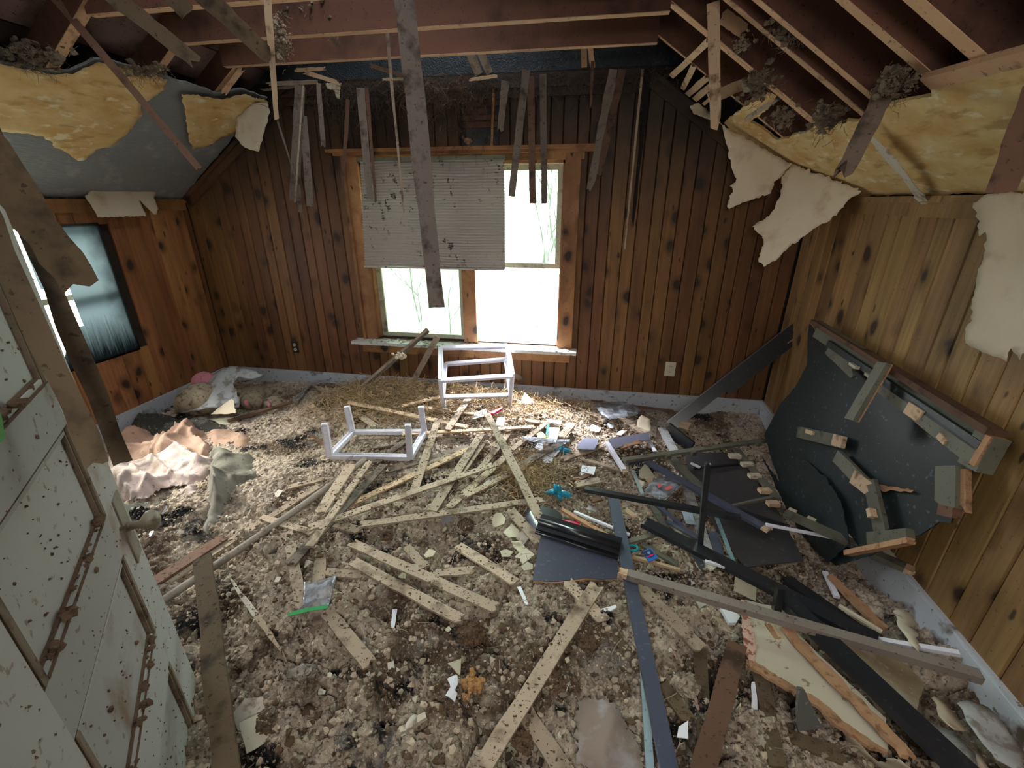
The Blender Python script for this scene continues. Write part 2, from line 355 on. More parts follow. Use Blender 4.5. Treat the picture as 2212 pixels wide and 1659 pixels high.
M_bluelab=flat('blue_card',(.02,.14,.50),.4); M_navy=flat('navy_print',(.03,.035,.09),.4); M_sky=flat('light_blue_print',(.08,.32,.62),.4)
M_greenzip=flat('green_zip_strip',(.05,.28,.10),.35); M_leaf=flat('green_leaf',(.06,.33,.05),.5)
M_steel=stuffmat('aged_brass_knob',(.30,.27,.20),(.2,.17,.12),(.1,.07,.04),12,rough=.5,spec=.5,bmp=.4)
M_ivory=flat('ivory_outlet',(.62,.55,.42),.4); M_dark=flat('socket_black',(.01,.01,.01),.6)
M_grass=stuffmat('field_grass',(.42,.47,.37),(.50,.54,.46),(.44,.43,.38),.7,.5,.7,fleck=False)
M_twig=stuffmat('bare_twigs',(.22,.19,.17),(.15,.13,.11))
M_straw=stuffmat('straw',(.62,.47,.28),(.40,.26,.13),(.2,.12,.06),3,fleck=False,bmp=0,isl=.75)
def glassy(name,tint,alpha,dirt=None,rough=.05):
    s=NT(name,rough,.5); tr=s.n.new('ShaderNodeBsdfTransparent'); tr.inputs[0].default_value=(*tint,1)
    gl=s.n.new('ShaderNodeBsdfGlossy'); gl.inputs['Roughness'].default_value=rough
    mx=s.n.new('ShaderNodeMixShader'); fr=s.n.new('ShaderNodeFresnel'); fr.inputs[0].default_value=1.35
    s.L(fr.outputs[0],mx.inputs[0]); s.L(tr.outputs[0],mx.inputs[1]); s.L(gl.outputs[0],mx.inputs[2]); out=mx.outputs[0]
    df=s.n.new('ShaderNodeBsdfTranslucent'); d2=s.n.new('ShaderNodeBsdfDiffuse'); c=dirt or (.6,.64,.62)
    df.inputs[0].default_value=(*c,1); d2.inputs[0].default_value=(*c,1); ad=s.n.new('ShaderNodeMixShader'); ad.inputs[0].default_value=.5; s.L(df.outputs[0],ad.inputs[1]); s.L(d2.outputs[0],ad.inputs[2])
    m2=s.n.new('ShaderNodeMixShader'); s.L(alpha(s) if callable(alpha) else s.math('ADD',alpha,0.),m2.inputs[0]); s.L(out,m2.inputs[1]); s.L(ad.outputs[0],m2.inputs[2])
    s.L(m2.outputs[0],s.n['Material Output'].inputs[0]); return s.m
M_glass=glassy('window_glass',(.42,.50,.42),lambda s:s.math('MULTIPLY_ADD',sp(s,18,.5,.75,s.map((3,1,.6))),.25,.02))
M_bag=glassy('clear_bag_film',(.96,.96,.98),lambda s:s.math('MULTIPLY_ADD',sp(s,22,.4,.7),.30,.12),(.8,.85,.95),.12)
def frosted():
    s=NT('frosted_side_pane',.5,.3); 
    tr=s.n.new('ShaderNodeBsdfTranslucent'); df=s.n.new('ShaderNodeBsdfDiffuse')
    sx=s.n.new('ShaderNodeSeparateXYZ'); tc=s.n.new('ShaderNodeTexCoord'); s.L(tc.outputs['Object'],sx.inputs[0])
    st=s.noise(1.,s.map((90,90,5)),4); z=s.math('ADD',sx.outputs[2],s.math('MULTIPLY',st,-.30))      # mildew creeping up from the bottom edge
    yy=s.math('ADD',sx.outputs[1],s.math('MULTIPLY',s.noise(14),.14))
    k=s.math('MAXIMUM',s.ramp(z,[(.0,0.),(.001,1.)]) if False else s.ramp(s.math('MULTIPLY_ADD',z,-4.,2.95),[(0.,0.),(1.,.95)]),s.ramp(s.math('MULTIPLY_ADD',yy,7.,-17.75),[(0.,0.),(1.,.65)]))
    c=s.mix(k,(.14,.165,.17),(.010,.013,.014)); s.L(c,tr.inputs[0]); s.L(c,df.inputs[0])
    mx=s.n.new('ShaderNodeMixShader'); mx.inputs[0].default_value=.25; s.L(tr.outputs[0],mx.inputs[1]); s.L(df.outputs[0],mx.inputs[2]); s.L(mx.outputs[0],s.n['Material Output'].inputs[0]); return s.m
M_frost=frosted()
def shademat():
    s=NT('pleated_shade_fabric',.8,.1); tr=s.n.new('ShaderNodeBsdfTranslucent'); df=s.n.new('ShaderNodeBsdfDiffuse')
    c=s.mix(s.noise(3),(.50,.45,.41),(.42,.375,.34)); c=s.mix(s.math('MULTIPLY',s.math('MULTIPLY',sp(s,28,.60,.64,s.map((1,1,.7)),4),sp(s,4,.42,.55)),.9),c,(.05,.035,.03))
    s.L(c,tr.inputs[0]); s.L(c,df.inputs[0]); mx=s.n.new('ShaderNodeMixShader'); mx.inputs[0].default_value=.988; s.L(tr.outputs[0],mx.inputs[1]); s.L(df.outputs[0],mx.inputs[2]); s.L(mx.outputs[0],s.n['Material Output'].inputs[0]); return s.m
M_shade=shademat()

# ---------------- structure
def slabmat(name,parts,mat=None,**t):
    V,Fc=join(parts); return mk(name,V,Fc,mat or M_slab,origin=(0,0,0),kind='structure',**t)
slabmat('floor',[box((XL-.2,-1.3,-.1),(XR+.2,D+.2,0))])
slabmat('ground',[box((-40,D+.5,-1.3),(40,60,-1.1)),box((-40,-6,-1.3),(XL-.6,D+.5,-1.1))],M_grass,label='green field seen through the windows')
wb=slabmat('wall_back',[box((XL-.1,D+.02,0),(WL,D+.14,ZC+.02)),box((WR,D+.02,0),(XR+.1,D+.14,ZC+.02)),box((WL,D+.02,0),(WR,D+.14,WS)),
    box((WL,D+.02,WH),(-.92,D+.14,2.23)),box((-.66,D+.02,WH),(WR,D+.14,2.23)),box((WL,D+.02,2.23),(WR,D+.14,ZC+.02))])
gb=[(XL-.1,ZC-.02),(XR+.1,ZC-.02),(XR+.1,3.4),(XL-.1,3.4)]
slabmat('wall_gable',[box((-1.1,D+.16,1.87),(-.5,D+.2,2.4)),box((XL-.1,D+.03,ZC-.01),(XR+.1,D+.16,3.6))],M_tar)  # first slab is a dark backing added behind the panelling hole against daylight
LY0,LY1,LZ0,LZ1=1.70,2.585,.61,1.465
wl_=slabmat('wall_left',[box((XL-.14,-1.3,0),(XL-.02,LY0,ZK+.05)),box((XL-.14,LY1,0),(XL-.02,D+.1,ZK+.05)),box((XL-.14,LY0,0),(XL-.02,LY1,LZ0)),box((XL-.14,LY0,LZ1),(XL-.02,LY1,ZK+.05))])
wr_=slabmat('wall_right',[box((XR+.02,-1.3,0),(XR+.14,D+.1,ZK+.05))])
slabmat('wall_front',[box((XL-.1,-.47,0),(-.75,-.35,3.6)),box((.65,-.47,0),(XR+.1,-.35,3.6)),box((-.75,-.47,2.1),(.65,-.35,3.6))],M_door)
slabmat('wall_hall',[box((-.95,-1.35,0),(-.75,-.47,2.4)),box((.65,-1.35,0),(.85,-.47,2.4)),box((-.95,-1.45,0),(.85,-1.35,2.4)),box((-.95,-1.45,2.4),(.85,-.47,2.5))],M_door)
# planks of the panelling, one object each
def plank3(poly,toP,t,g=.005):
    xs=[p[0] for p in poly]; cx=(min(xs)+max(xs))/2; w=max(xs)-min(xs); k=(w-2*g)/w
    V=[toP(a,z,-.0) for a,z in poly]+[toP(a,z,t-.007) for a,z in poly]+[toP(cx+(a-cx)*k,z,t) for a,z in poly]; n=len(poly)
    Fc=[tuple(range(n))[::-1],tuple(range(2*n,3*n))]
    for l in (0,1):
        for i in range(n): j=(i+1)%n; Fc.append((l*n+i,l*n+j,(l+1)*n+j,(l+1)*n+i))
    return V,Fc
def ztop(x): return min(ZC,ZK+(x-XL)*(ZC-ZK)/(X1-XL),ZK+(XR-x)*(ZC-ZK)/(XR-X2))
HX0,HX1,HZ0,HZ1=-.90,-.70,1.95,2.28    # hole in the panelling over the window
x=XL+.005; k=0
while x<XR-.01:
    w=[.092,.080,.098,.084,.094,.078][k%6]; a,b=x+.0012,min(x+w-.0012,XR-.002)
    def poly(z0,z1=None):
        P=[(a,z0),(b,z0)]
        if z1 is not None: return P+[(b,z1),(a,z1)]
        tb,ta=ztop(b),ztop(a); P.append((b,tb-.004))
        for xk in (X2,X1):
            if a<xk<b: P.append((xk,ZC-.004))
        P.append((a,ta-.004)); return P
    segs=[]
    if b>WL+.02 and a<WR-.02:
        segs.append(poly(.03,WS-.01))
        if b>HX0 and a<HX1: segs+= [poly(WH+.01,HZ0+random.uniform(-.03,.03)),poly(HZ1)]
        else: segs.append(poly(WH+.01))
    else: segs.append(poly(.03))
    for s_ in segs:
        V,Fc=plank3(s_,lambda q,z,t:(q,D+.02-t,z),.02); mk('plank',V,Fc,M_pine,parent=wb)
    x+=w;k+=1
def sidewall(xw,sgn,wall,mat,y0,holes=None):
    y=D-.02;k=0
    while y>y0:
        w=[.105,.088,.118,.094,.125][k%5]; a,b=y-w+.0012,y-.0012
        rr=[(.03,ZK-.004)]
        if holes and b>LY0+.01 and a<LY1: rr=[(.03,LZ0),(LZ1,ZK-.004)]
        if holes and a<LY1<b: pass
        for z0,z1 in rr:
            aa=a
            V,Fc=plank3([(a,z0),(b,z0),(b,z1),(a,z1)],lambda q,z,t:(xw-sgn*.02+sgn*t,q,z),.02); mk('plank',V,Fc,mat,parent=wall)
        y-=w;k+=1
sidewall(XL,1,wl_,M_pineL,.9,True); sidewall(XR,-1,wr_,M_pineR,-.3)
# hole: laths behind, broken stubs, bits of plaster
for i,z in enumerate((2.255,2.215,2.17,2.13,2.09)):
    V,Fc=box((-.93,D+.045,z-.017),(-.62 if i!=2 else -.75,D+.06,z+.012)); mk('lath',V,Fc,M_joist,parent=wb)
V,Fc=bar((-.705,D-.012,1.93),(-.685,D-.012,2.30),.016,.02,(1,0,0)); mk('plank_edge',V,Fc,M_casing,parent=wb)
for i,(u,v,r) in enumerate([(1010,305,.03),(988,310,.022),(1000,298,.02),(985,275,.015)]):
    p=onY(u,v,D+.03); V,Fc=lump(p,r,2,.3,i,(1,.6,.7)); mk('plaster_chunk',V,Fc,M_raw,parent=wb)
# trims
def trim(name,parts,mat=M_trimw,kind='structure',**t):
    V,Fc=join(parts); return mk(name,V,Fc,mat,origin=(0,0,0),kind=kind,**t)
trim('baseboard_back',[box((XL,D-.022,0),(XR,D-.001,.20)),box((XL,D-.018,.20),(XR,D-.001,.212))],M_base)
trim('baseboard_left',[box((XL+.001,.5,0),(XL+.022,D-.022,.20)),box((XL+.001,.5,.2),(XL+.018,D-.022,.212))],M_base)
trim('baseboard_right',[box((XR-.022,-.3,0),(XR-.001,D-.022,.20)),box((XR-.018,-.3,.2),(XR-.001,D-.022,.212))],M_base)
trim('trim_1',[box((XL+.001,.9,ZK-.085),(XL+.02,D-.02,ZK-.012)),box((XL+.001,.9,ZK-.03),(XL+.035,D-.02,ZK-.004))])
trim('trim_2',[box((XR-.02,-.3,ZK-.085),(XR-.001,D-.02,ZK-.012)),box((XR-.035,-.3,ZK-.03),(XR-.001,D-.02,ZK-.004))],M_pineR)
def strip(a,b,w,t,out): 
    return bar(np.array(a)+0,np.array(b),w,t,np.cross(unit(np.array(b)-np.array(a)),(0,1,0)),segs=6,rag=0)
oL=unit((ZC-ZK,0,-(X1-XL))); oR=unit((-(ZC-ZK),0,-(XR-X2)))
def off(p,n,d): return np.array(p,float)+n*d
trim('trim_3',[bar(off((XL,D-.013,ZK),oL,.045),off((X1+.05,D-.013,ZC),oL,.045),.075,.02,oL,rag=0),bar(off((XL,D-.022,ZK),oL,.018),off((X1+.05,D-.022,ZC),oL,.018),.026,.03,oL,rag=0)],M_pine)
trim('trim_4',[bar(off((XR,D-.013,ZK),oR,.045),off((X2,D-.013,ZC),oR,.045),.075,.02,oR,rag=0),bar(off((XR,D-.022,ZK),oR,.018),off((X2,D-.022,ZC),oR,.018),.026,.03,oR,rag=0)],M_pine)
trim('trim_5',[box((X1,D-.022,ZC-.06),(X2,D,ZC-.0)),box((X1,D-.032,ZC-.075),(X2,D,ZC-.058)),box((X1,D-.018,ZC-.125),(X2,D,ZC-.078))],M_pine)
trim('trim_6',[box((XL+.001,D-.045,.21),(XL+.025,D-.02,ZK-.08))],M_pine)
# ---- back window
w1=empty('window_1',(0,0,0),kind='structure')
def wp(name,parts,mat,**t):
    V,Fc=join(parts); return mk(name,V,Fc,mat,parent=w1,**t)
w1['_w']=(0,0,0)
wp('header_shelf',[box((-1.90,D-.075,1.925),(.07,D+.0,1.945)),box((-1.86,D-.05,1.905),(.03,D,1.925))],M_casing)
wp('header_casing',[box((WL-.12,D-.02,WH+.0),(WR+.12,D+.0,1.906))],M_casing)
wp('side_casing',[box((WL-.10,D-.022,WS-.03),(WL+.005,D,WH+.04)),box((WL-.115,D-.034,WS-.03),(WL-.095,D,WH+.04))],M_casing)
wp('side_casing',[box((WR-.005,D-.022,WS-.03),(WR+.085,D,WH+.04)),box((WR+.08,D-.034,WS-.03),(WR+.10,D,WH+.04))],M_casing)
wp('mullion',[box((-.955,D-.018,WS),(-.850,D+.13,WH))],M_casing)
wp('jamb',[box((WL,D,WS),(WL+.018,D+.14,WH))],M_casing); wp('jamb',[box((WR-.018,D,WS),(WR,D+.14,WH))],M_casing); wp('jamb',[box((WL,D,WH-.018),(WR,D+.14,WH))],M_casing)
wp('window_sill',[box((-1.89,D-.11,.520),(-.06,D+.14,.545))],M_sill)
wp('apron',[box((-1.84,D-.02,.43),(-.11,D,.52))],M_casing)
def sash(x0,x1,z0,z1,y,mat,glass=True,fr=.042):
    s_=wp('sash',[box((x0,y,z0),(x0+fr,y+.03,z1)),box((x1-fr,y,z0),(x1,y+.03,z1)),box((x0+fr,y,z0),(x1-fr,y+.03,z0+fr)),box((x0+fr,y,z1-fr),(x1-fr,y+.03,z1))],mat)
    if glass:
        V,Fc=box((x0+fr,y+.012,z0+fr),(x1-fr,y+.016,z1-fr)); mk('pane',V,Fc,M_glass,parent=s_)
    return s_
M_sash=stuffmat('sash_paint',(.55,.53,.40),(.42,.40,.28),(.2,.16,.1),6,rough=.5)
sash(WL+.02,-.955,.55,1.20,D+.05,M_sash); sash(WL+.02,-.955,1.18,WH-.02,D+.085,M_sash)
sash(-.85,WR-.02,1.14,WH-.02,D+.05,M_sash,True,.036); 
V,Fc=join([lump((random.uniform(-1.85,-.1),D-random.uniform(.0,.1),.548),random.uniform(.004,.013),1,.4,i,(1.5,1,.5)) for i in range(170)])
wp('sill_crumbs',[(V,Fc)],M_plas,kind='stuff')
# pleated shade, hanging crooked
P=[];Fs=[];nz=76;xs=np.linspace(-1.635,-.605,14)
for j in range(nz+1):
    f=j/nz; z=1.865-.72*f
    for i,xx in enumerate(xs):
        xs_=xx-.062*f*(1-(xx+1.635)/1.03)
        jit=.004*math.sin(i*1.7+j*.13)+(.012*math.exp(-((j-5)/4)**2)*math.sin(i*.9))
        P.append((xs_,D-.088+(.006 if j%2 else -.006)+jit,z+.006*math.sin(i*.5)*f+(.004*math.sin(xx*9) if j<12 else 0)))
n=len(xs)
for j in range(nz):
    for i in range(n-1): Fs.append((j*n+i,j*n+i+1,(j+1)*n+i+1,(j+1)*n+i))
sh=empty('pleated_shade',(-1.12,D-.09,1.5),label='dirty grey pleated paper shade hanging crooked over the left part of the back window',category='window shade')
mk('shade_fabric',P,Fs,M_shade,parent=sh); V,Fc=box((-1.645,D-.105,1.862),(-.598,D-.072,1.885)); mk('head_rail',V,Fc,M_drab,parent=sh)
V,Fc=box((-1.70,D-.098,1.137),(-.610,D-.078,1.149)); mk('bottom_rail',V,Fc,M_shade,parent=sh)
# ---- side window
w2=empty('window_2',(0,0,0),kind='structure'); w2['_w']=(0,0,0)
V,Fc=join([box((XL-.12,LY0,LZ0-.0),(XL-.0,LY0+.012,LZ1)),box((XL-.12,LY1-.006,LZ0),(XL+.0,LY1,LZ1)),box((XL-.12,LY0,LZ0),(XL,LY1,LZ0+.008)),box((XL-.12,LY0,LZ1-.008),(XL,LY1,LZ1))]); mk('jamb',V,Fc,M_sill,parent=w2)
pp=[(XL+.003,2.07,LZ0-.01),(XL+.003,LY1+.01,LZ0-.01),(XL+.003,LY1+.01,LZ1+.01),(XL+.003,2.14,LZ1+.01),(XL+.003,2.14,1.12),(XL+.003,2.29,1.10),(XL+.003,2.29,.86),(XL+.003,2.2,.85)]
V,Fc=sheet(pp,((XL+.003,0,0),(1,0,0)),.003,.08,0.001,pix=False); mk('pane',V,Fc,M_frost,parent=w2)
V,Fc=join([box((XL-.06,LY0,1.02),(XL-.03,LY1,1.055)),box((XL-.06,2.02,LZ0),(XL-.03,2.06,LZ1))]); mk('sash',V,Fc,M_sash,parent=w2)
V,Fc=box((XL-.05,LY0,LZ0),(XL-.046,2.02,1.02)); mk('pane',V,Fc,M_glass,parent=w2)
# outlets
def outlet(x,z,cover,lab):
    o=empty('wall_outlet',(x,D,z),label=lab,category='outlet')
    if cover:
        V,Fc=box((x-.038,D-.007,z-.056),(x+.038,D-.001,z+.056)); mk('cover_plate',V,Fc,M_ivory,parent=o)
    else:
        V,Fc=box((x-.032,D-.004,z-.052),(x+.032,D-.001,z+.052)); mk('wall_box',V,Fc,M_dark,parent=o)
    for dz in (.022,-.022):
        V,Fc=tube([(x,D-.004,z+dz),(x,D-.011,z+dz)],.016 if cover else .014,12); s_=mk('socket',V,Fc,M_ivory,parent=o)
        V,Fc=join([box((x-.007,D-.0125,z+dz-.004),(x-.004,D-.011,z+dz+.006)),box((x+.004,D-.0125,z+dz-.004),(x+.007,D-.011,z+dz+.006))]); mk('slot',V,Fc,M_dark,parent=s_)
outlet(-2.49,.43,False,'uncovered electrical outlet in a dark box low on the back wall, left of the window')
outlet(.653,.42,True,'ivory electrical outlet with cover plate low on the back wall, right of the window')

# ---------------- roof framing
ridge=-.93; sR=(ZC-ZK)/(XR-X2); sL=(ZC-ZK)/(X1-XL)
rf=empty('roof',(0,0,0),kind='structure'); rf['_w']=(0,0,0)
up_R=-NR; up_L=-NL; dR=unit((-(XR-X2),0,ZC-ZK)); dL=unit((X1-XL,0,ZC-ZK))
LR=(XR+.2-ridge)/abs(dR[0]); 
nb=12; bw=.235
for st,dd,uu in (((XR+.16,0,ZK-.16*sR),dR,up_R),((XL-.16,0,ZK-.16*sL),dL,up_L)):
    a=np.array(st,float)+uu*.172; mid=a+dd*1.45; V,Fc=bar((mid[0],-.5,mid[2]),(mid[0],D+.15,mid[2]),3.0,.02,dd,segs=1,rag=0,cols=1); mk('roof_light_block',V,Fc,M_slab,parent=rf)  # backing added above the boards to stop sky light through their gaps
for sd,(st,dd,uu) in enumerate((((XR+.16,0,ZK-.16*sR),dR,up_R),((XL-.16,0,ZK-.16*sL),dL,up_L))):
    st=np.array(st,float)+uu*.15
    for i in range(nb):
        a=st+dd*(i*bw+.004); b=st+dd*((i+1)*bw-.004)
        mid=(a+b)/2; 
        for (y0,y1) in ((-.45,1.3),(1.306,D+.1)):
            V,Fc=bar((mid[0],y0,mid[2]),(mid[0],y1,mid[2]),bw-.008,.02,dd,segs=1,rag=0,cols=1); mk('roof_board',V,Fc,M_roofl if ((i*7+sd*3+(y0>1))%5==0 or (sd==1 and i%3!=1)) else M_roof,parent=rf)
fr=empty('ceiling',(0,0,0),kind='structure'); fr['_w']=(0,0,0)
def timber(name,a,b,w,h,upv,mat=M_joist,edge=True,parent=fr):
    a=np.array(a,float);b=np.array(b,float);upv=unit(upv); ax=unit(b-a); wd=unit(np.cross(ax,upv))
    c0=a+upv*h/2;c1=b+upv*h/2
    V,Fc=bar(c0,c1,h,w,upv,segs=8,rag=.001,cols=2,seed=int(abs(a[1])*977))
    o=mk(name,V,Fc,mat,parent=parent)
    if edge:
        V,Fc=bar(a-upv*.001,b-upv*.001,w*1.0,.003,wd,segs=6,rag=.002,seed=3); mk('bottom_edge',V,Fc,M_joistb,parent=o)
    return o
for y,w in ((2.845,.035),(2.44,.04),(2.045,.04),(1.64,.04),(1.24,.04)):
    timber('joist',(X1-.03 if y>2.8 else X1+.0,y,ZC),(X2-.02,y,ZC),w,.14,(0,0,1))
for y,w,s0 in ((2.86,.02,.0),(2.47,.036,0),(2.44,.02,0),(2.12,.035,0),(1.99,.035,0),(1.70,.04,0),(1.52,.05,0),(1.20,.04,0),(.85,.04,0)):
    a=np.array((XR+.05,y,ZK-.05*sR))+up_R*.02; b=np.array((ridge,y,ZK+(XR-ridge)*sR))+up_R*.02; timber('rafter',a,b,w,.13,up_R)
for y,w in ((2.93,.05),(2.5,.045),(2.04,.055),(1.63,.045),(1.2,.045)):
    a=np.array((XL-.05,y,ZK-.05*sL))+up_L*.022; b=np.array((ridge,y,ZK+(ridge-XL)*sL))+up_L*.022; timber('rafter',a,b,w,.13,up_L)
# surviving lath pieces nailed across the right rafters near the back wall
for i,(a,b,w) in enumerate([((1535,85),(1450,165),.03),((1500,140),(1475,192),.03),((1530,165),(1485,205),.035),((1548,175),(1500,215),.035),((1560,190),(1520,225),.02)]):
    V,Fc=bar(onpl(*a,PRT[0],NR),onpl(*b,PRT[0],NR),w,.007,np.cross(NR,onpl(*b,PRT[0],NR)-onpl(*a,PRT[0],NR)),jag=.06,splint=(1,0),seed=i); mk('lath_stub',V,Fc,M_new,parent=fr)
# laths seen between the joists in the attic
for i,(a,b,w) in enumerate([((975,30),(1035,160),.05),((1000,25),(1058,158),.045),((1258,40),(1262,145),.035),((1275,100),(1280,145),.03)]):
    V,Fc=bar(onY(*a,3.1),onY(*b,3.25),w,.01,(1,0,0),seed=i); mk('attic_lath',V,Fc,M_lath if i<2 else M_joistb,parent=fr)
# remains of the sloped ceilings
kY=[(XL,y,ZK) for y in (D-.025,-.2)]
gl=[onpl(u,v,*PLF) for u,v in [(0,132),(118,155),(152,154),(203,128),(233,130),(358,165),(473,203),(520,192),(571,209),(606,200)]]
gl=[g for g in gl if g[1]<D-.02]
Ppts=[np.array((XL,-.2,ZK)),np.array((XL+.85,-.2,ZK+.85*sL)),np.array((XL+.85,1.2,ZK+.85*sL))]+gl+[np.array((XL+(gl[-1][0]-XL),D-.025,gl[-1][2])),np.array((XL,D-.025,ZK))]
dn=hnoise(11)
V,Fc=sheet(Ppts,PLF,.012,.06,.006,disp=lambda a,b,d:.004*dn(a,b,9),pix=False,seed=1); sl=mk('ceiling_board',V,Fc,M_grey,parent=fr,label='grey papered sloping ceiling')
rp=[(1561,290),(1556,272),(1600,235),(1650,205),(1672,215),(1660,235),(1622,262),(1676,306),(1752,280),(1810,267),(1894,253),(1911,226),(2009,213),(2002,179),(2063,172),(2212,132)]
R3=[onpl(u,v,*PRT) for u,v in rp]; R3=[r for r in R3]
for r in R3: r[1]=min(r[1],D-.03)
Ppts=R3+[np.array((.95,.9,ZK+(XR-.95)*sR)),np.array((.95,-.2,ZK+(XR-.95)*sR)),np.array((XR,-.2,ZK)),np.array((XR,D-.03,ZK))]
V,Fc=sheet(Ppts,PRT,.012,.05,.006,disp=lambda a,b,d:.006*dn(a,b,8)+.012*math.exp(-d/.04)*dn(a+3,b,14),pix=False,seed=2); mk('ceiling_board',V,Fc,M_yel,parent=fr,label='yellowed sloping ceiling board')
# batten along the torn upper edge of the right board
V,Fc=bar(onpl(2005,176,(XR,0,ZK),NR),onpl(2330,90,(XR,0,ZK),NR),.045,.02,np.cross(NR,onpl(2330,90,(XR,0,ZK),NR)-onpl(2005,176,(XR,0,ZK),NR)),seed=5); mk('batten',V,Fc,M_joistb,parent=fr)
def torn(name,pts,plane,lab,mat=M_cream,group=None,cat='torn paper',amp=.02,fs=7,seed=0,thick=.0015,rag=.008,off=.006,step=.03,**k):
    f=hnoise(seed+40); f2=hnoise(seed+80); cr=.35 if amp>.005 else 0.; V,Fc=sheet(pts,plane,thick,step*.8,rag,disp=lambda a,b,d:amp*(f(a,b,fs)*min(1,.3+d/.1)+cr*(1-abs(math.sin(9*(a+.6*b)+3*f2(a,b,6))))**4-cr*.7*(1-abs(math.sin(7*(b-.5*a)+3*f2(a+2,b,5))))**5)+.0,off=off,seed=seed,**k)
    return mk(name,V,Fc,mat,smooth=True,label=lab,category=cat,group=group)
torn('torn_ceiling_paper',[(-60,110),(0,134),(118,157),(152,156),(203,130),(233,132),(358,167),(352,190),(300,225),(304,246),(290,263),(267,290),(236,314),(202,320),(182,341),(165,344),(138,324),(111,310),(91,290),(57,284),(0,280),(-60,275)],PLF,'large yellowed torn patch on the left sloping ceiling with a pointed lower edge',M_yel,amp=.004,seed=1,off=.012,step=.04)
torn('torn_ceiling_paper',[(384,192),(473,205),(520,194),(575,212),(585,240),(525,250),(500,278),(470,292),(445,308),(410,313),(403,300),(392,235)],PLF,'curling yellow and cream paper flap at the upper corner of the left slope',M_yel,amp=.014,seed=2,off=.03,rag=.006)
pt_=onpl(560,225,*PLF); pf=((pt_[0],pt_[1]-.12,pt_[2]),unit((.25,-1,.15)))
torn('hanging_paper_flap',[(512,255),(545,225),(578,222),(584,243),(572,285),(560,328),(530,320),(508,295)],pf,'cream paper flap folded down in front of the back wall at its upper left corner',M_cream,amp=.012,seed=3,rag=.004)
p0=onX(200,425,XL+.06)
torn('peeled_paper_strip',[(182,425),(203,403),(330,405),(337,418),(332,427),(341,450),(337,464),(332,464),(300,432),(316,467),(210,470),(203,455)],((XL+.07,0,1.6),unit((1,0,.25))),'short cream paper strip folded over the trim above the side window',M_cream,amp=.008,seed=4,rag=.003,step=.02)
a_=onpl(1556,272,*PRT); b_=onpl(1715,352,*PRT)
pr1=pl3(np.array((.70,3.20,2.0)),np.array((1.12,2.98,1.8)),np.array((.93,3.06,1.2)))
torn('hanging_paper_sheet',[(1556,266),(1583,285),(1625,305),(1670,333),(1711,353),(1690,380),(1672,393),(1665,418),(1607,437),(1575,452),(1570,446),(1583,409),(1577,402),(1590,392),(1580,358),(1573,320),(1565,293)],pr1,'hanging torn cream paper sheet nearest the back wall, shaped like a narrow wedge',M_cream,'paper hanging from the right slope',seed=5,amp=.02,rag=.006)
pr2=pl3(np.array((1.10,2.98,1.8)),np.array((1.30,2.62,1.66)),np.array((1.12,2.75,1.2)))
torn('hanging_paper_sheet',[(1713,355),(1795,385),(1863,412),(1830,438),(1807,466),(1762,493),(1728,517),(1700,540),(1685,556),(1650,577),(1640,560),(1652,530),(1648,515),(1625,490),(1668,463),(1688,418),(1691,383)],pr2,'longest hanging torn cream paper sheet in the right back corner, ending in a ragged tip',M_cream,'paper hanging from the right slope',seed=6,amp=.02,rag=.007)
pr3=((1.24,1.6,1.3),unit((-1,-.1,.12)))
torn('hanging_paper_sheet',[(2107,439),(2137,420),(2250,412),(2420,400),(2420,780),(2212,763),(2205,779),(2189,752),(2178,781),(2140,765),(2096,742),(2090,712),(2105,695),(2103,648),(2127,560),(2134,500),(2117,510)],pr3,'broad pale paper sheet peeling off in front of the right wall',M_cream,'paper hanging from the right slope',seed=7,amp=.02,rag=.006)
torn('torn_ceiling_paper',[(1890,268),(1902,270),(1948,312),(1980,352),(1996,378),(2018,402),(2026,418),(2010,458),(2002,450),(2013,428),(1996,408),(1972,366),(1925,318)],PRT,'thin curled paper strip hanging off the yellow board above the right wall',M_plas,amp=.01,seed=8,off=.04,rag=.004,step=.02)
torn('torn_ceiling_paper',[(1490,230),(1508,222),(1545,252),(1560,270),(1545,262),(1520,255),(1498,246)],((0,D-.10,0),(0,-1,0)),'small cream paper scrap on the sloping trim of the back wall, right of the window',M_cream,amp=.005,seed=9,rag=.003,step=.015)
torn('torn_ceiling_paper',[(703,180),(738,180),(735,195),(735,215),(728,212),(722,195),(708,192)],((0,D-.16,0),(0,-1,0)),'small pale scrap dangling over the panelling left of the window',M_cream,amp=.003,seed=10,rag=.002,step=.01)
torn('torn_ceiling_paper',[(1224,318),(1256,292),(1284,298),(1282,322),(1266,324)],((0,D-.08,0),unit((0,-1,.3))),'grey paper scrap on the shelf above the right part of the back window',M_plas,amp=.006,seed=11,rag=.003,step=.012)
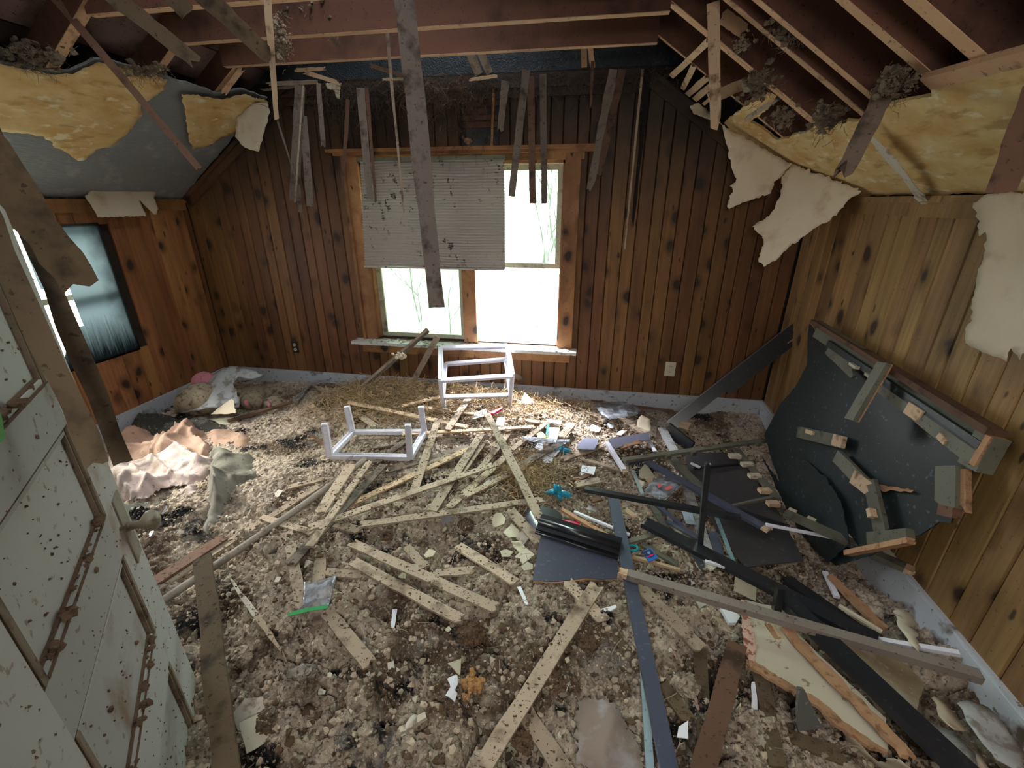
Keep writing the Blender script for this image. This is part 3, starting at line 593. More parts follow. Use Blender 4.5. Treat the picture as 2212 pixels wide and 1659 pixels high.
# ---------------- laths hanging from the opened ceiling
def hang(px0,px1,y0,y1,w,mat,label,t=.008,jag=.03,name='hanging_lath',seed=0,sp=(0,1),taper=(1,1),rag=.002,bend=0,wd=None,group='laths hanging from the torn ceiling'):
    a=onY(*px0,y0); b=onY(*px1,y1); view=unit((a+b)/2-CAM)
    V,Fc=bar(a,b,w,t,wd if wd is not None else np.cross(b-a,view),segs=9,jag=jag,splint=sp,seed=seed,taper=taper,rag=rag,bend=bend)
    return mk(name,V,Fc,mat,label=label,category='lath',group=group)
hl=[((868,-60),(943,665),1.75,1.62,.070,stuffmat('bark_lath_wood',(.25,.20,.175),(.16,.125,.11),(.06,.045,.035),9,.52,.68,stretch=(1,1,1),bmp=.9,bd=.003),'longest thick bark-brown lath hanging in front of the window shade',.012,.004,(1,.85),.003),
((826,-40),(872,460),2.6,2.5,.018,M_lath,'thin pale lath hanging beside the long thick lath over the shade',.008,.02,(1.1,.5),.002),
((576,-20),(598,262),1.95,1.95,.022,M_new,'bright thin lath with a pointed tip hanging at the left end of the joists',.01,.06,(1.3,.8),.001),
((92,-35),(432,366),2.0,2.1,.034,M_lathb,'long brown lath slanting down across the yellow left slope',.012,.01,(1,.9),.001),
((238,-15),(428,138),1.7,1.85,.062,M_lathm,'broad muddy lath slanting down under the left rafters',.012,.05,(1,.8),.003),
((430,-20),(590,128),1.6,1.75,.062,M_lathm,'broad muddy lath pointing down to the ends of the joists',.012,.05,(1,.8),.003),
((345,-30),(412,34),1.5,1.55,.05,M_lathm,'short muddy lath end at the top, between two broad muddy laths',.012,.04,(1,1),.003),
((648,185),(635,435),3.05,2.95,.06,M_lathd,'dark weathered lath in front of the left panelling, nearest the sloping ceiling',.008,.01,(1,1),.002),
((655,185),(637,437),2.98,2.90,.010,M_lath,'narrow pale-edged lath crossing the dark hanging pair left of the window',.012,.0,(1,1),.001),
((655,250),(670,447),3.05,2.97,.045,M_lathd,'dark weathered lath hanging beside the crossed pair left of the window',.008,.01,(1,1),.002),
((598,255),(643,400),2.9,2.92,.013,M_lathd,'very thin dark strip running down behind the bright pointed lath',.006,.02,(1,.6),.001),
((640,360),(648,460),3.0,3.0,.03,M_lathd,'lowest dark lath tip in the hanging cluster left of the window',.006,.01,(1,1),.002),
((688,180),(699,318),3.1,3.08,.03,M_lathd,'short dark lath hanging alone on the panelling left of the window',.008,.01,(1,1),.002),
((752,215),(738,428),3.05,3.0,.026,M_lathb,'brown lath with a chewed tip in front of the left window casing',.014,.03,(1,.7),.003),
((778,190),(800,432),3.0,2.95,.05,M_lathd,'dark lath hanging over the upper left corner of the shade',.008,.015,(1,.8),.002),
((792,190),(812,440),3.03,2.98,.022,M_lathb,'thin brown lath doubled against the dark one over the left of the shade',.012,.03,(1,.7),.002),
((1137,150),(1105,425),3.0,2.9,.046,M_lathd,'leftmost of the three laths hanging across the bright window opening',.008,.006,(1,.9),.002),
((1146,165),(1151,440),3.05,2.95,.044,M_lathb,'middle one of the three laths hanging across the bright window opening',.008,.006,(1,.9),.002),
((1173,160),(1176,440),3.05,2.95,.040,M_lathd,'rightmost of the three laths hanging across the bright window opening',.008,.006,(1,.9),.002),
((1092,175),(1080,285),3.12,3.10,.05,M_lathd,'short dark lath stub with a hooked end hanging above the window',.008,.02,(1,.8),.003),
((1325,150),(1272,415),3.05,2.98,.05,M_lathd,'dirty lath slanting down over the right window casing with a frayed tip',.01,.05,(1,.9),.005),
((1345,150),(1292,380),3.12,3.08,.045,M_lathb,'second slanting lath just behind the frayed one at the right casing',.01,.02,(1,.9),.003),
((1280,130),(1276,235),3.2,3.19,.02,M_lathb,'tiny reddish lath stub above the right end of the window shelf',.008,.02,(1,.6),.002),
((1402,145),(1365,500),3.22,3.24,.045,M_char,'charred black board end running down the panelling right of the window',.014,.08,(1,.4),.006),
((1388,150),(1349,540),3.19,3.22,.014,M_lath,'long thin pale batten beside the charred board right of the window',.02,.02,(1,.8),.001),
((1541,5),(1546,285),2.2,2.25,.045,M_new,'pale upright lath with a splintered tip hanging under the right rafters',.012,.10,(1,.9),.001),
((1938,145),(1812,395),1.75,1.80,.062,stuffmat('broken_lath_wood',(.24,.17,.135),(.15,.105,.08),(.06,.045,.035),9,.52,.68,bmp=.8),'thick broken brown lath jutting out below the yellow right slope',.018,.12,(1,.75),.004),
((2290,60),(2160,418),1.45,1.45,.056,M_lathb,'wide dark board end hanging at the right edge above the pale paper',.02,.01,(1,1),.002),
((-60,400),(214,1006),.62,.52,.033,M_lathm,'muddy hanging board nearest the door, its lower end in front of the door edge',.007,.012,(1,.95),.003),
((-30,270),(269,1002),.72,.62,.030,M_lathm,'muddy hanging board just right of the one nearest the door',.007,.012,(1,.95),.003),
((-70,270),(180,622),.62,.68,.058,M_lathm,'widest muddy board, slanting across the two boards in front of the side window',.014,.02,(1,.95),.004)]
for i,r in enumerate(hl):
    a,b,y0,y1,w,m,lab,t,jag,tp,rg=r; hang(a,b,y0,y1,w,m,lab,t=t,jag=jag,taper=tp,rag=rg,seed=i)
# horizontal lath remains along the top of the back wall
for i,(a,b,y0,y1,w,m,lab) in enumerate([((575,182),(690,176),3.1,3.1,.022,M_lath,'thin lath lying level at the top left end of the back wall'),
 ((562,195),(660,184),3.05,3.08,.014,M_lathd,'thin lath just below the level one at the top left of the back wall'),
 ((635,152),(705,148),2.9,2.9,.018,M_new,'short pale lath piece under the joist left of the centre lath'),
 ((650,153),(735,180),2.88,3.0,.022,M_new,'pale broken lath slanting down from the joist at the left'),
 ((795,140),(878,165),3.0,3.1,.022,M_lathb,'brown broken lath slanting behind the thin hanging lath'),
 ((822,172),(880,170),3.1,3.1,.014,M_new,'short pale strip on top of the back wall beside the long thick lath'),
 ((1012,173),(1078,163),3.1,3.1,.018,M_new,'pale splintered strip on top of the back wall above the window'),
 ((1530,215),(1628,172),2.6,2.7,.05,M_new,'pale broken lath lying across the hole in the right slope'),
 ((1605,262),(1722,185),2.5,2.6,.022,M_plas,'whitish lath sticking up over the black hole in the right slope'),
 ((1698,205),(1735,207),2.5,2.45,.012,M_new,'tiny pale splinter beside the whitish lath under the right rafters'),
 ((1555,30),(1612,70),2.35,2.35,.05,M_joistb,'short pale block wedged between the right rafters'),
 ((480,205),(525,145),2.9,2.95,.03,M_joistb,'pale brace slanting between the left slope and the joist end')]):
    hang(a,b,y0,y1,w,m,lab,name='lath_remnant',seed=60+i,jag=.05,sp=(1,1),group='lath remnants along the ceiling edge')
# nails sticking out of joist edges are too small; hanging insulation and nests
def tuft(name,u,v,y,r,mat,lab,n=14,sq=(1.2,.7,.6),seed=0,spread=1.,cat='insulation'):
    g=random.Random(seed); c=onY(u,v,y); L=[]; r*=.72
    for i in range(n*5):
        p=c+np.array([g.gauss(0,.42)*r*sq[0],g.gauss(0,.4)*r*sq[1],g.gauss(0,.42)*r*sq[2]])*spread
        L.append(lump(p,r*g.uniform(.06,.22),1 if i%3 else 2,.6,seed*31+i,(1,1,.8),4))
    G2=np.random.default_rng(seed)
    for i in range(n*9):
        p=c+np.array([g.gauss(0,.5)*r*sq[0],g.gauss(0,.4)*r*sq[1],g.gauss(0,.5)*r*sq[2]-.2*r]); d=unit(G2.normal(size=3)+np.array([0,0,-.5])); l=r*g.uniform(.3,.8); wv=unit(np.cross(d,G2.normal(size=3)))*.0008; q=p+d*l*.5; q2=q+unit(d+G2.normal(size=3)*.5)*l*.5
        L.append(([p+wv,p-wv,q+wv,q-wv,q2+wv,q2-wv],[(0,1,3,2),(2,3,5,4)]))
    V,Fc=join(L); return mk(name,V,Fc,mat,label=lab,category=cat,kind='stuff',group='insulation caught in the framing')
for i,(u,v,y,r,m,lab,n,sq) in enumerate([
 (605,75,2.35,.085,M_insull,'pale shredded insulation bunch hanging at the left end of the joists',26,(.6,.5,1.3)),
 (610,112,2.37,.04,M_insull,'lower tip of pale shredded insulation under the first joist',12,(.5,.5,1.2)),
 (722,85,2.5,.035,M_insull,'small pale tuft hanging under the first joist',9,(.8,.5,.8)),
 (660,22,2.45,.10,M_insul,'brown insulation lying on top of the first joist',18,(2.2,.6,.4)),
 (800,15,2.5,.09,M_insul,'brown insulation heap on the joist beside the long thick lath',14,(1.6,.6,.5)),
 (60,120,1.9,.13,M_insul,'brown insulation on the torn edge of the left slope',20,(1.8,.8,.5)),
 (310,150,2.3,.10,M_insul,'brown insulation between the left rafters',16,(2.,.6,.4)),
 (1640,180,2.3,.09,M_insul,'brown insulation bunch under the right rafters near the pale lath',18,(1,.7,1.)),
 (1690,250,2.3,.07,M_insull,'fluffy insulation at the lower end of the broken right slope hole',14,(1,.6,.8)),
 (1785,250,2.1,.09,M_insul,'ragged insulation hanging from the torn edge of the yellow board',20,(.9,.6,.8)),
 (1720,55,2.05,.10,M_insul,'insulation lodged high between the right rafters',16,(1.4,.6,.7)),
 (1935,180,1.7,.062,M_insul,'insulation around the top of the thick broken lath',20,(1.2,.7,.9)),
 (1600,95,2.3,.05,M_insull,'small pale fluff on the rafter beside the pale upright lath',9,(1,.6,.8))]):
    tuft('insulation_tuft',u,v,y,r,m,lab,n,sq,i)
# fuzzy strands (debris of nests) draped on the top of the back wall
def strands(name,pts,mat,lab,n,L,seed,kind='stuff',droop=1.,th=.0022,cat='nest debris'):
    g=np.random.default_rng(seed); V=[];Fc=[]
    for i in range(n):
        p=pts(g); d=g.normal(size=3); d[2]=d[2]*.5; d=unit(d); l=L*g.uniform(.4,1.3); b=g.normal(size=3)*.35
        q=p.copy(); ax=unit(np.cross(d,g.normal(size=3))); k0=len(V)
        for s in range(4):
            V+= [q+ax*th*.5,q-ax*th*.5]; d=unit(d+b*.5+np.array([0,0,-.35*droop])); q=q+d*l/3
        for s in range(3): a=k0+2*s; Fc.append((a,a+1,a+3,a+2))
    return mk(name,V,Fc,mat,label=lab,category=cat,kind=kind)
M_soot=stuffmat('sooty_strands',(.07,.05,.035),(.035,.026,.02),fleck=False,bmp=0)
def top(cx,w,h,u=None):
    def f(g): 
        return np.array([cx+g.normal()*w,D-.10+g.normal()*.05,2.33-abs(g.normal())*h])
    return f
for i,(cx,w,h,n,m) in enumerate([(-1.62,.16,.12,1100,M_soot),(-1.0,.2,.10,900,M_lathb),(-.85,.10,.2,400,M_soot),(-.45,.3,.06,800,M_soot),(.1,.2,.05,400,M_soot),(-1.3,.2,.06,600,M_soot)]):
    strands('nest_debris',top(cx,w,h),m,['tangled dark nest debris on the wall top left of the window','tangled brown grass hanging on the wall top over the window centre','dark strands hanging before the hole in the panelling','dark strands along the wall top above the bright opening','sparse dark strands at the right end of the wall top','dark strands on the wall top beside the thin pale lath'][i],n,.11,i)
# ---------------- debris surface
def worley(x,y,cell,seed):
    r=np.random.default_rng(seed); n=256; ox=r.random((n,n)); oy=r.random((n,n)); hh=r.random((n,n))
    X=x/cell;Y=y/cell; xi=np.floor(X).astype(int); yi=np.floor(Y).astype(int)
    b=np.full(X.shape,9.); v=np.zeros(X.shape)
    for dx in (-1,0,1):
        for dy in (-1,0,1):
            a=(xi+dx)%n;c=(yi+dy)%n; d=np.hypot(xi+dx+ox[a,c]-X,yi+dy+oy[a,c]-Y); m=d<b; b=np.where(m,d,b); v=np.where(m,hh[a,c],v)
    return b,v
def vnoise(x,y,cell,seed):
    r=np.random.default_rng(seed); n=256; g=r.random((n,n)); X=x/cell;Y=y/cell; xi=np.floor(X).astype(int); yi=np.floor(Y).astype(int); fx=X-xi;fy=Y-yi
    fx=fx*fx*(3-2*fx);fy=fy*fy*(3-2*fy); a=xi%n;b=(xi+1)%n;c=yi%n;d=(yi+1)%n
    return (g[a,c]*(1-fx)+g[b,c]*fx)*(1-fy)+(g[a,d]*(1-fx)+g[b,d]*fx)*fy-.5
nx,ny=900,620
xs=np.linspace(XL+.02,XR-.02,nx); tt=np.linspace(0,1,ny); ys=.30+(D-.02-.30)*(tt**1.25)
GX,GY=np.meshgrid(xs,ys)
wx=GX+.02*vnoise(GX,GY,.05,1);wy=GY+.02*vnoise(GX,GY,.05,2)
def lumps(cell,seed): d,v=worley(wx,wy,cell,seed); return np.sqrt(np.clip(1-(d*1.25)**2,0,1))*(.35+.65*v)
H=HB(GX,GY)
cl=np.clip(vnoise(GX,GY,.35,5)*2.4+.55,0,1)      # where clods pile up
near=np.clip((2.3-GY)/1.0,.25,1)
left=np.clip((-1.55-GX)/.4,0,1)*np.clip((GY-1.7)/.3,0,1)   # fine litter on the left
am=near*(1-.55*left)
H=H+am*(.070*vnoise(GX,GY,.28,6)+.075*vnoise(GX,GY,.12,7)+cl*(.055*lumps(.085,8)-.018)+.040*lumps(.040,9)*(.4+.6*cl))+.024*lumps(.020,10)*(.45+.55*am)+.011*lumps(.0115,11)+.008*vnoise(GX,GY,.010,12)-.026*am
cr=np.abs(vnoise(GX,GY,.16,14)); H=H-.05*am*np.clip(1-cr/.035,0,1)*(vnoise(GX,GY,.4,15)>-.05)
H=np.maximum(H,.004)
V=np.stack([GX.ravel(),GY.ravel(),H.ravel()],1); idx=np.arange(nx*ny).reshape(ny,nx)
Fq=np.stack([idx[:-1,:-1].ravel(),idx[:-1,1:].ravel(),idx[1:,1:].ravel(),idx[1:,:-1].ravel()],1)
me=bpy.data.meshes.new('debris'); me.vertices.add(len(V)); me.vertices.foreach_set('co',V.ravel()); me.loops.add(Fq.size); me.loops.foreach_set('vertex_index',Fq.ravel().astype(np.int32))
me.polygons.add(len(Fq)); me.polygons.foreach_set('loop_start',np.arange(0,Fq.size,4,dtype=np.int32)); me.polygons.foreach_set('loop_total',np.full(len(Fq),4,dtype=np.int32)); me.update(); me.validate(); me.shade_smooth()
def debmat():
    s=NT('rotted_debris',.9,.15)
    c=s.mix(s.ramp(s.noise(16,None,6,.65),[(.33,0.),(.66,1.)]),(.46,.375,.295),(.19,.14,.10))
    c=s.mix(s.ramp(s.vor(48,None,'F1',1),[(.0,0.),(1.,.75)]),c,(.62,.53,.43))
    c=s.mix(sp(s,3.2,.50,.58,None,7),c,(.13,.09,.062)); c=s.mix(sp(s,4.5,.57,.63,None,7),c,(.014,.014,.015))
    c=s.mix(s.math('MULTIPLY',sp(s,5,.56,.66,None,6),.6),c,(.32,.30,.27)); c=s.mix(s.math('MULTIPLY',sp(s,85,.60,.66,None,3),.8),c,(.56,.44,.33)); c=s.mix(s.math('MULTIPLY',sp(s,60,.58,.66,None,3),.7),c,(.05,.035,.022))
    s.col(c); s.bump(s.math('ADD',s.noise(170,None,4,.7),s.vor(120)),.9,.004); return s.m
M_deb=debmat(); me.materials.append(M_deb); ob=bpy.data.objects.new('debris',me); COL.objects.link(ob)
tag(ob,'deep layer of rotted insulation and plaster rubble covering the floor','debris',None,'stuff')
def hat(x,y):
    j=int(np.clip(np.searchsorted(ys,y),0,ny-1)); i=int(np.clip(np.searchsorted(xs,x),0,nx-1)); return H[j,i]
# crumbs
M_crumb=stuffmat('insulation_crumbs',(.58,.48,.37),(.36,.28,.205),(.07,.05,.035),9,.55,.65,bmp=1.,bd=.003,fleck=False,isl=.65)
M_crumbw=stuffmat('white_crumbs',(.70,.67,.60),(.5,.47,.40),(.3,.25,.2),9)
def crumbs(name,n,r0,r1,fx,mat,seed,lab,sub=1,sq=(1,1,.7)):
    g=np.random.default_rng(seed); V0,F0=ICO[sub]; F0=np.array(F0); VV=[];FF=[];k=0
    for _ in range(n):
        x,y=fx(g)
        if not (XL+.05<x<XR-.05 and .32<y<D-.05): continue
        r=r0+(r1-r0)*g.random()**4; v=V0*(r*(1+g.uniform(-.38,.38,(len(V0),1))))*np.array([g.uniform(.8,1.3),g.uniform(.8,1.3),g.uniform(.55,.95)]); t=g.uniform(0,6.3)
        R=np.array([[math.cos(t),-math.sin(t),0],[math.sin(t),math.cos(t),0],[0,0,1]]); VV.append(v@R.T+np.array([x,y,hat(x,y)+r*.25])); FF.append(F0+k); k+=len(V0)
    return mk(name,np.concatenate(VV),np.concatenate(FF).tolist(),mat,label=lab,category='debris',kind='stuff')
crumbs('insulation_crumbs',30000,.0022,.012,lambda g:(g.uniform(-1.6,1.1),.35+2.6*g.random()**1.3),M_crumb,1,'tan insulation crumbs strewn over the rubble')
crumbs('insulation_crumbs',9000,.003,.010,lambda g:(g.uniform(-3.0,.9),g.uniform(1.3,3.2)),M_crumb,2,'fine tan crumbs over the middle and left of the floor')
crumbs('plaster_crumbs',700,.003,.009,lambda g:(g.uniform(-2.6,1.0),g.uniform(.6,3.1)),M_crumbw,3,'white plaster crumbs sprinkled over the rubble')
crumbs('dark_crumbs',5000,.004,.014,lambda g:(g.uniform(-1.4,1.2),.35+2.6*g.random()**1.2),M_mud,4,'dark brown crumbs strewn over the rubble')
# clods big enough to pick out
clods=[(660,1470,.075,'largest crusty clod in the near left of the rubble'),(1330,0,0,'')]
clods=[(655,1480,.07,'largest crusty clod in the near left of the rubble'),(1050,1262,.05,'brown clod between two laths in the middle of the floor'),(1020,1370,.055,'dark clod in front of the lower end of the laths, middle of the floor'),(905,1155,.04,'brown clod beyond the pair of parallel laths'),(1005,1135,.045,'clod just beyond the small grey card'),(835,1160,.035,'grey clod left of the brown one behind the parallel laths'),(1400,1455,.045,'clod beside the long blue-black rail, near foreground'),(1480,1480,.05,'pale clod between the rail and the leaning lath in the foreground'),(940,1545,.04,'clod beside the yellowish stick in the near foreground'),(575,1560,.045,'clod beside the white fungus-like flake, near foreground'),(760,1590,.05,'dark clod near the bottom edge, left of centre'),(1130,1600,.04,'clod at the bottom edge beside the crossed laths'),(520,1420,.045,'clod in the near left beside the long dark board'),(820,1330,.035,'clod beside the small white strip'),(1200,1480,.04,'clod left of the brown crumpled cloth'),(985,1480,.03,'orange-brown clod beside the twisted white paper'),(620,1350,.04,'clod left of the clear zip bag'),(1270,1390,.04,'clod between the crossing laths near the centre')]
for i,(u,v,r,lab) in enumerate(clods):
    p=surf(u,v,.02); L=[lump(p,r*.72,3,.3,i,(1,1,.6),4)]; gg=np.random.default_rng(i)
    for k in range(110):
        d=gg.normal(size=3); d[2]=abs(d[2]); d=unit(d); L.append(lump(p+d*np.array([1,1,.62])*r*gg.uniform(.55,.85),r*gg.uniform(.07,.24),2 if k%4==0 else 1,.45,i*97+k,fr=4))
    V,Fc=join(L); mk('rubble_clod',V,Fc,M_mud if i%3==2 else M_deb,label=lab,category='clod',group='clods of rotted insulation')
# straw heaps
def strawpts(lst):
    def f(g):
        cx,cy,sx,sy=lst[g.integers(len(lst))]; x=cx+g.normal()*sx;y=cy+g.normal()*sy; x=min(max(x,XL+.05),XR-.05); y=min(y,D-.06); return np.array([x,y,hat(x,y)+abs(g.normal())*.022+.004])
    return f
strands('straw',strawpts([(-1.75,2.95,.16,.14),(-1.35,3.0,.3,.14),(-.95,3.0,.3,.13),(-1.4,2.75,.3,.12)]),M_straw,'dry straw heaped under the left part of the window',9000,.075,21,droop=.15,th=.0034,cat='straw')
strands('straw',strawpts([(-.45,2.85,.2,.14),(-.2,3.05,.25,.1),(-.28,2.25,.13,.13),(-.25,2.05,.1,.1)]),M_straw,'dry straw heaped beyond and beside the blue gloves',4200,.07,22,droop=.15,th=.003,cat='straw')
strands('straw',strawpts([(-1.2,2.3,.6,.3),(-.5,1.9,.4,.4),(-.2,1.3,.7,.4),(-1.9,2.3,.5,.5)]),M_lath,'loose straw stems scattered over the rubble',1200,.06,23,droop=.15,th=.0024,cat='straw')
def sneak(g):
    x=g.uniform(-1.5,1.2);y=.35+g.random()*2.6; return np.array([x,y,hat(x,y)+.004])
strands('rootlets',sneak,M_lathd,'thin dark stems scattered over the rubble',900,.05,24,droop=.2,th=.002,cat='stem')

# ---------------- laths lying on the debris
TOPS=[]
def lay(a,b,w=.042,dz=(0,0),mat=None,label='',t=.009,jag=.02,name='wood_lath',seed=0,cat='lath',group='laths fallen on the rubble',roll=0,rag=.0022,bend=0,sp=(1,1),segs=7,taper=(1,1),lift=.03,**k):
    p0=surf(a[0],a[1],lift+dz[0]); p1=surf(b[0],b[1],lift+dz[1]); ax=unit(p1-p0); wd=np.cross(ax,(0,0,1)); wd=unit(wd)*math.cos(roll)+np.cross(ax,unit(wd))*math.sin(roll)
    TOPS.append((p0,p1,w,unit(wd),t))
    V,Fc=bar(p0,p1,w,t,wd,segs=segs,jag=jag,rag=rag,bend=bend,seed=seed,splint=sp,taper=taper)
    return mk(name,V,Fc,mat or M_lath,label=label,category=cat,group=group,**k),p0,p1
T,Dk,Mm,B,Nw=M_lath,M_lathd,M_lathm,M_lathb,M_new
LA=[
((678,830),(813,922),.045,.02,T,'pale lath slanting from the straw to the far leg of the upturned frame'),
((668,872),(706,906),.045,.0,T,'short lath at the left foot of the straw heap'),
((750,868),(1012,923),.040,.03,Nw,'long pale lath running right from beside the upturned frame to the middle'),
((867,878),(952,857),.035,.03,Nw,'short pale lath between the straw and the standing white frame'),
((916,880),(1190,915),.038,.02,Nw,'long lath passing in front of the feet of the standing frame'),
((1016,856),(966,929),.045,.04,T,'lath slanting down from under the standing white frame'),
((867,938),(1155,922),.036,.02,Nw,'long level lath from the right corner of the upturned frame to the white cards'),
((770,947),(1016,941),.034,.0,T,'level lath inside the upturned frame, farther one'),
((774,953),(918,972),.034,-.01,Dk,'dark level lath inside the upturned frame, nearer one'),
((946,906),(894,1062),.046,.03,T,'lath running toward the viewer just right of the upturned frame'),
((1040,938),(932,1105),.050,.05,T,'wide pale lath crossing the middle of the tangle'),
((1048,953),(985,1036),.040,.02,T,'lath lying parallel just right of the wide pale one'),
((1100,935),(1020,1035),.040,.0,T,'lath slanting behind the long diagonal one in the tangle'),
((1092,987),(968,1098),.042,.02,T,'lath slanting under the long diagonal one toward the grey card'),
((1052,893),(1168,1122),.044,.09,T,'long diagonal lath lying on top, its end against the black moulded board'),
((1022,966),(752,1092),.040,.04,Nw,'long bright-edged lath from the middle down to the left tangle'),
((1066,1004),(664,1142),.042,.06,T,'longest pale lath crossing the tangle from right to far left'),
((1175,1079),(776,1134),.040,.05,T,'long lath ending at the black moulded board, nearly level'),
((760,1002),(690,1110),.058,.08,T,'broad lath propped up at the left of the tangle'),
((800,995),(668,1182),.036,.07,T,'narrow pale lath slanting down beside the dark one at the left of the tangle'),
((830,1003),(624,1222),.046,.05,Dk,'dark grey lath slanting down to the left of the tangle'),
((1016,966),(838,1016),.055,.0,Dk,'dark weathered board under the tangle, farther one'),
((1004,986),(845,1030),.050,-.01,Dk,'dark weathered board under the tangle, nearer one'),
((876,952),(808,1002),.044,.01,Dk,'dark lath running under the near side of the upturned frame'),
((724,1028),(620,1054),.040,.0,T,'short lath left of the tangle beside the round pole'),
((690,1050),(336,1272),.042,.01,T,'muddy long lath lying along the far side of the round pole'),
((484,1160),(328,1260),.058,.03,B,'broad brown board with saw marks near the door'),
((1180,914),(1098,978),.036,.02,T,'lath slanting from the white cards toward the tangle'),
((1214,957),(1115,1010),.048,.02,Dk,'dark grey board end beside the white plastic strip'),
((1238,914),(1211,945),.050,.02,T,'short lath stub right of the yellow tag'),
((1109,1022),(992,1098),.046,.0,Dk,'dark grey lath low in the right of the tangle'),
((1302,962),(1213,993),.044,.01,T,'lath beside the farther blue glove'),
((1252,990),(1345,1016),.028,.0,T,'thin lath lying before the white cards with a pencil line'),
((757,1172),(1075,1316),.044,.04,T,'farther of the two long parallel laths in the middle foreground'),
((760,1212),(998,1340),.044,.04,T,'nearer of the two long parallel laths in the middle foreground'),
((877,1180),(920,1228),.040,.0,T,'short lath crossing behind the two long parallel laths'),
((930,1240),(1028,1232),.040,.02,T,'short level lath under the farther parallel lath'),
((988,1178),(1117,1260),.044,.0,T,'half buried lath pointing to the corner of the black moulded board'),
((1099,1100),(1167,1172),.050,.03,T,'lath running in under the left end of the black moulding'),
((1290,1262),(1040,1660),.052,.04,T,'long lath with grey crust running to the bottom edge from the centre'),
((1133,1536),(1240,1700),.052,.0,T,'lath running out of the picture under the crusted one'),
((700,1236),(792,1244),.040,.01,T,'short level lath beside the clear zip bag'),
((718,1190),(746,1230),.042,.0,Mm,'short muddy lath standing between clods left of the parallel pair'),
((692,1204),(683,1354),.046,.01,T,'lath running under the clear zip bag'),
((627,1178),(652,1314),.040,.05,T,'lath whose lower end lies on the clear zip bag'),
((703,1318),(802,1438),.046,.03,T,'bare lath pointing away from the zip bag into the foreground'),
((513,1235),(585,1372),.052,.0,Mm,'dirt covered lath left of the zip bag'),
((574,1170),(636,1151),.040,.02,T,'small lath below the round pole'),
((563,1117),(677,1152),.036,.02,T,'lath crossing the round pole'),
((723,1131),(778,1147),.046,.03,T,'short broad lath offcut below the tangle'),
((1222,1254),(1305,1342),.048,.03,T,'lath coming out from under the torn edge of the black moulded board'),
((1372,1258),(1519,1406),.050,.04,T,'lath slanting right of the long blue-black rail'),
((1430,1296),(1602,1368),.044,.0,T,'lath running behind the slanting one to the beige hardboard'),
((1510,1378),(1524,1620),.042,-.01,Mm,'muddy lath left of the thick brown lath in the right foreground'),
((1640,1448),(1682,1662),.046,.01,Mm,'muddy lath with a pointed end right of the thick brown lath'),
((1700,1590),(1834,1640),.045,-.02,Mm,'mud coloured lath low at the bottom right'),
((1427,1474),(1492,1560),.042,.0,Mm,'muddy lath just right of the long blue-black rail'),
((1286,868),(1320,900),.050,.01,T,'lath end poking out under the clear sheet near the back wall'),
((1340,900),(1398,940),.050,.0,T,'pair of laths beyond the brown paper scrap, left one'),
((1276,866),(1456,888),.030,.02,B,'long brown lath lying along the back baseboard'),
((1415,905),(1410,945),.040,.01,Dk,'short dark lath beside the brown paper scrap'),
((1236,875),(1290,900),.030,.0,T,'lath under the straw right of the standing frame'),
((1300,1036),(1240,1048),.050,.02,T,'split lath end below the white cards with a pencil line'),
((620,905),(700,960),.03,-.02,B,'thin brown lath left of the upturned frame'),
((1000,1075),(1130,1010),.034,.02,T,'short lath lying beneath the long diagonal one'),
((900,1010),(1015,968),.030,.03,T,'lath end resting on the dark weathered boards'),
((800,968),(905,952),.025,.0,Dk,'thin dark lath near the right leg of the upturned frame'),
((1010,1108),(1105,1062),.030,-.01,Dk,'dark lath partly buried behind the grey card'),
]
for i,(a,b,w,dz,m,lab) in enumerate(LA): lay(a,b,w,(dz,dz),m,lab,seed=i+200)
lay((1592,1392),(1512,1690),.062,(.08,.02),B,'thick brown lath standing out in the right foreground',t=.024,seed=301)
lay((1305,1340),(1388,1455),.040,(.0,.0),Mm,'half buried continuation of the lath below the black moulded board',seed=302)
lay((437,1203),(492,1700),.058,(.22,.16),Mm,'long dark dirt-crusted board running down beside the door',t=.014,seed=303,rag=.004,roll=.15,name='old_board',cat='board')
lay((495,1247),(553,1330),.022,(.10,.05),M_plas,'whitish splinter curving down left of the zip bag, upper half',t=.006,seed=304,taper=(.2,1),name='splinter',cat='splinter')
lay((553,1328),(608,1408),.024,(.05,.0),M_lath,'whitish splinter curving down left of the zip bag, lower half',t=.006,seed=305,taper=(1,.3),name='splinter',cat='splinter')
p0=surf(790,992,.10);p1=surf(345,1302,.07); g=[p0+(p1-p0)*t+np.array([0,0,-.012*math.sin(math.pi*t)]) for t in np.linspace(0,1,12)]
V,Fc=tube(g,.0165,12); mk('round_pole',V,Fc,stuffmat('grey_pole',(.40,.35,.29),(.27,.23,.19),(.12,.1,.08),5,bmp=.3),smooth=True,label='long round weathered pole reaching from the tangle to the door',category='pole')
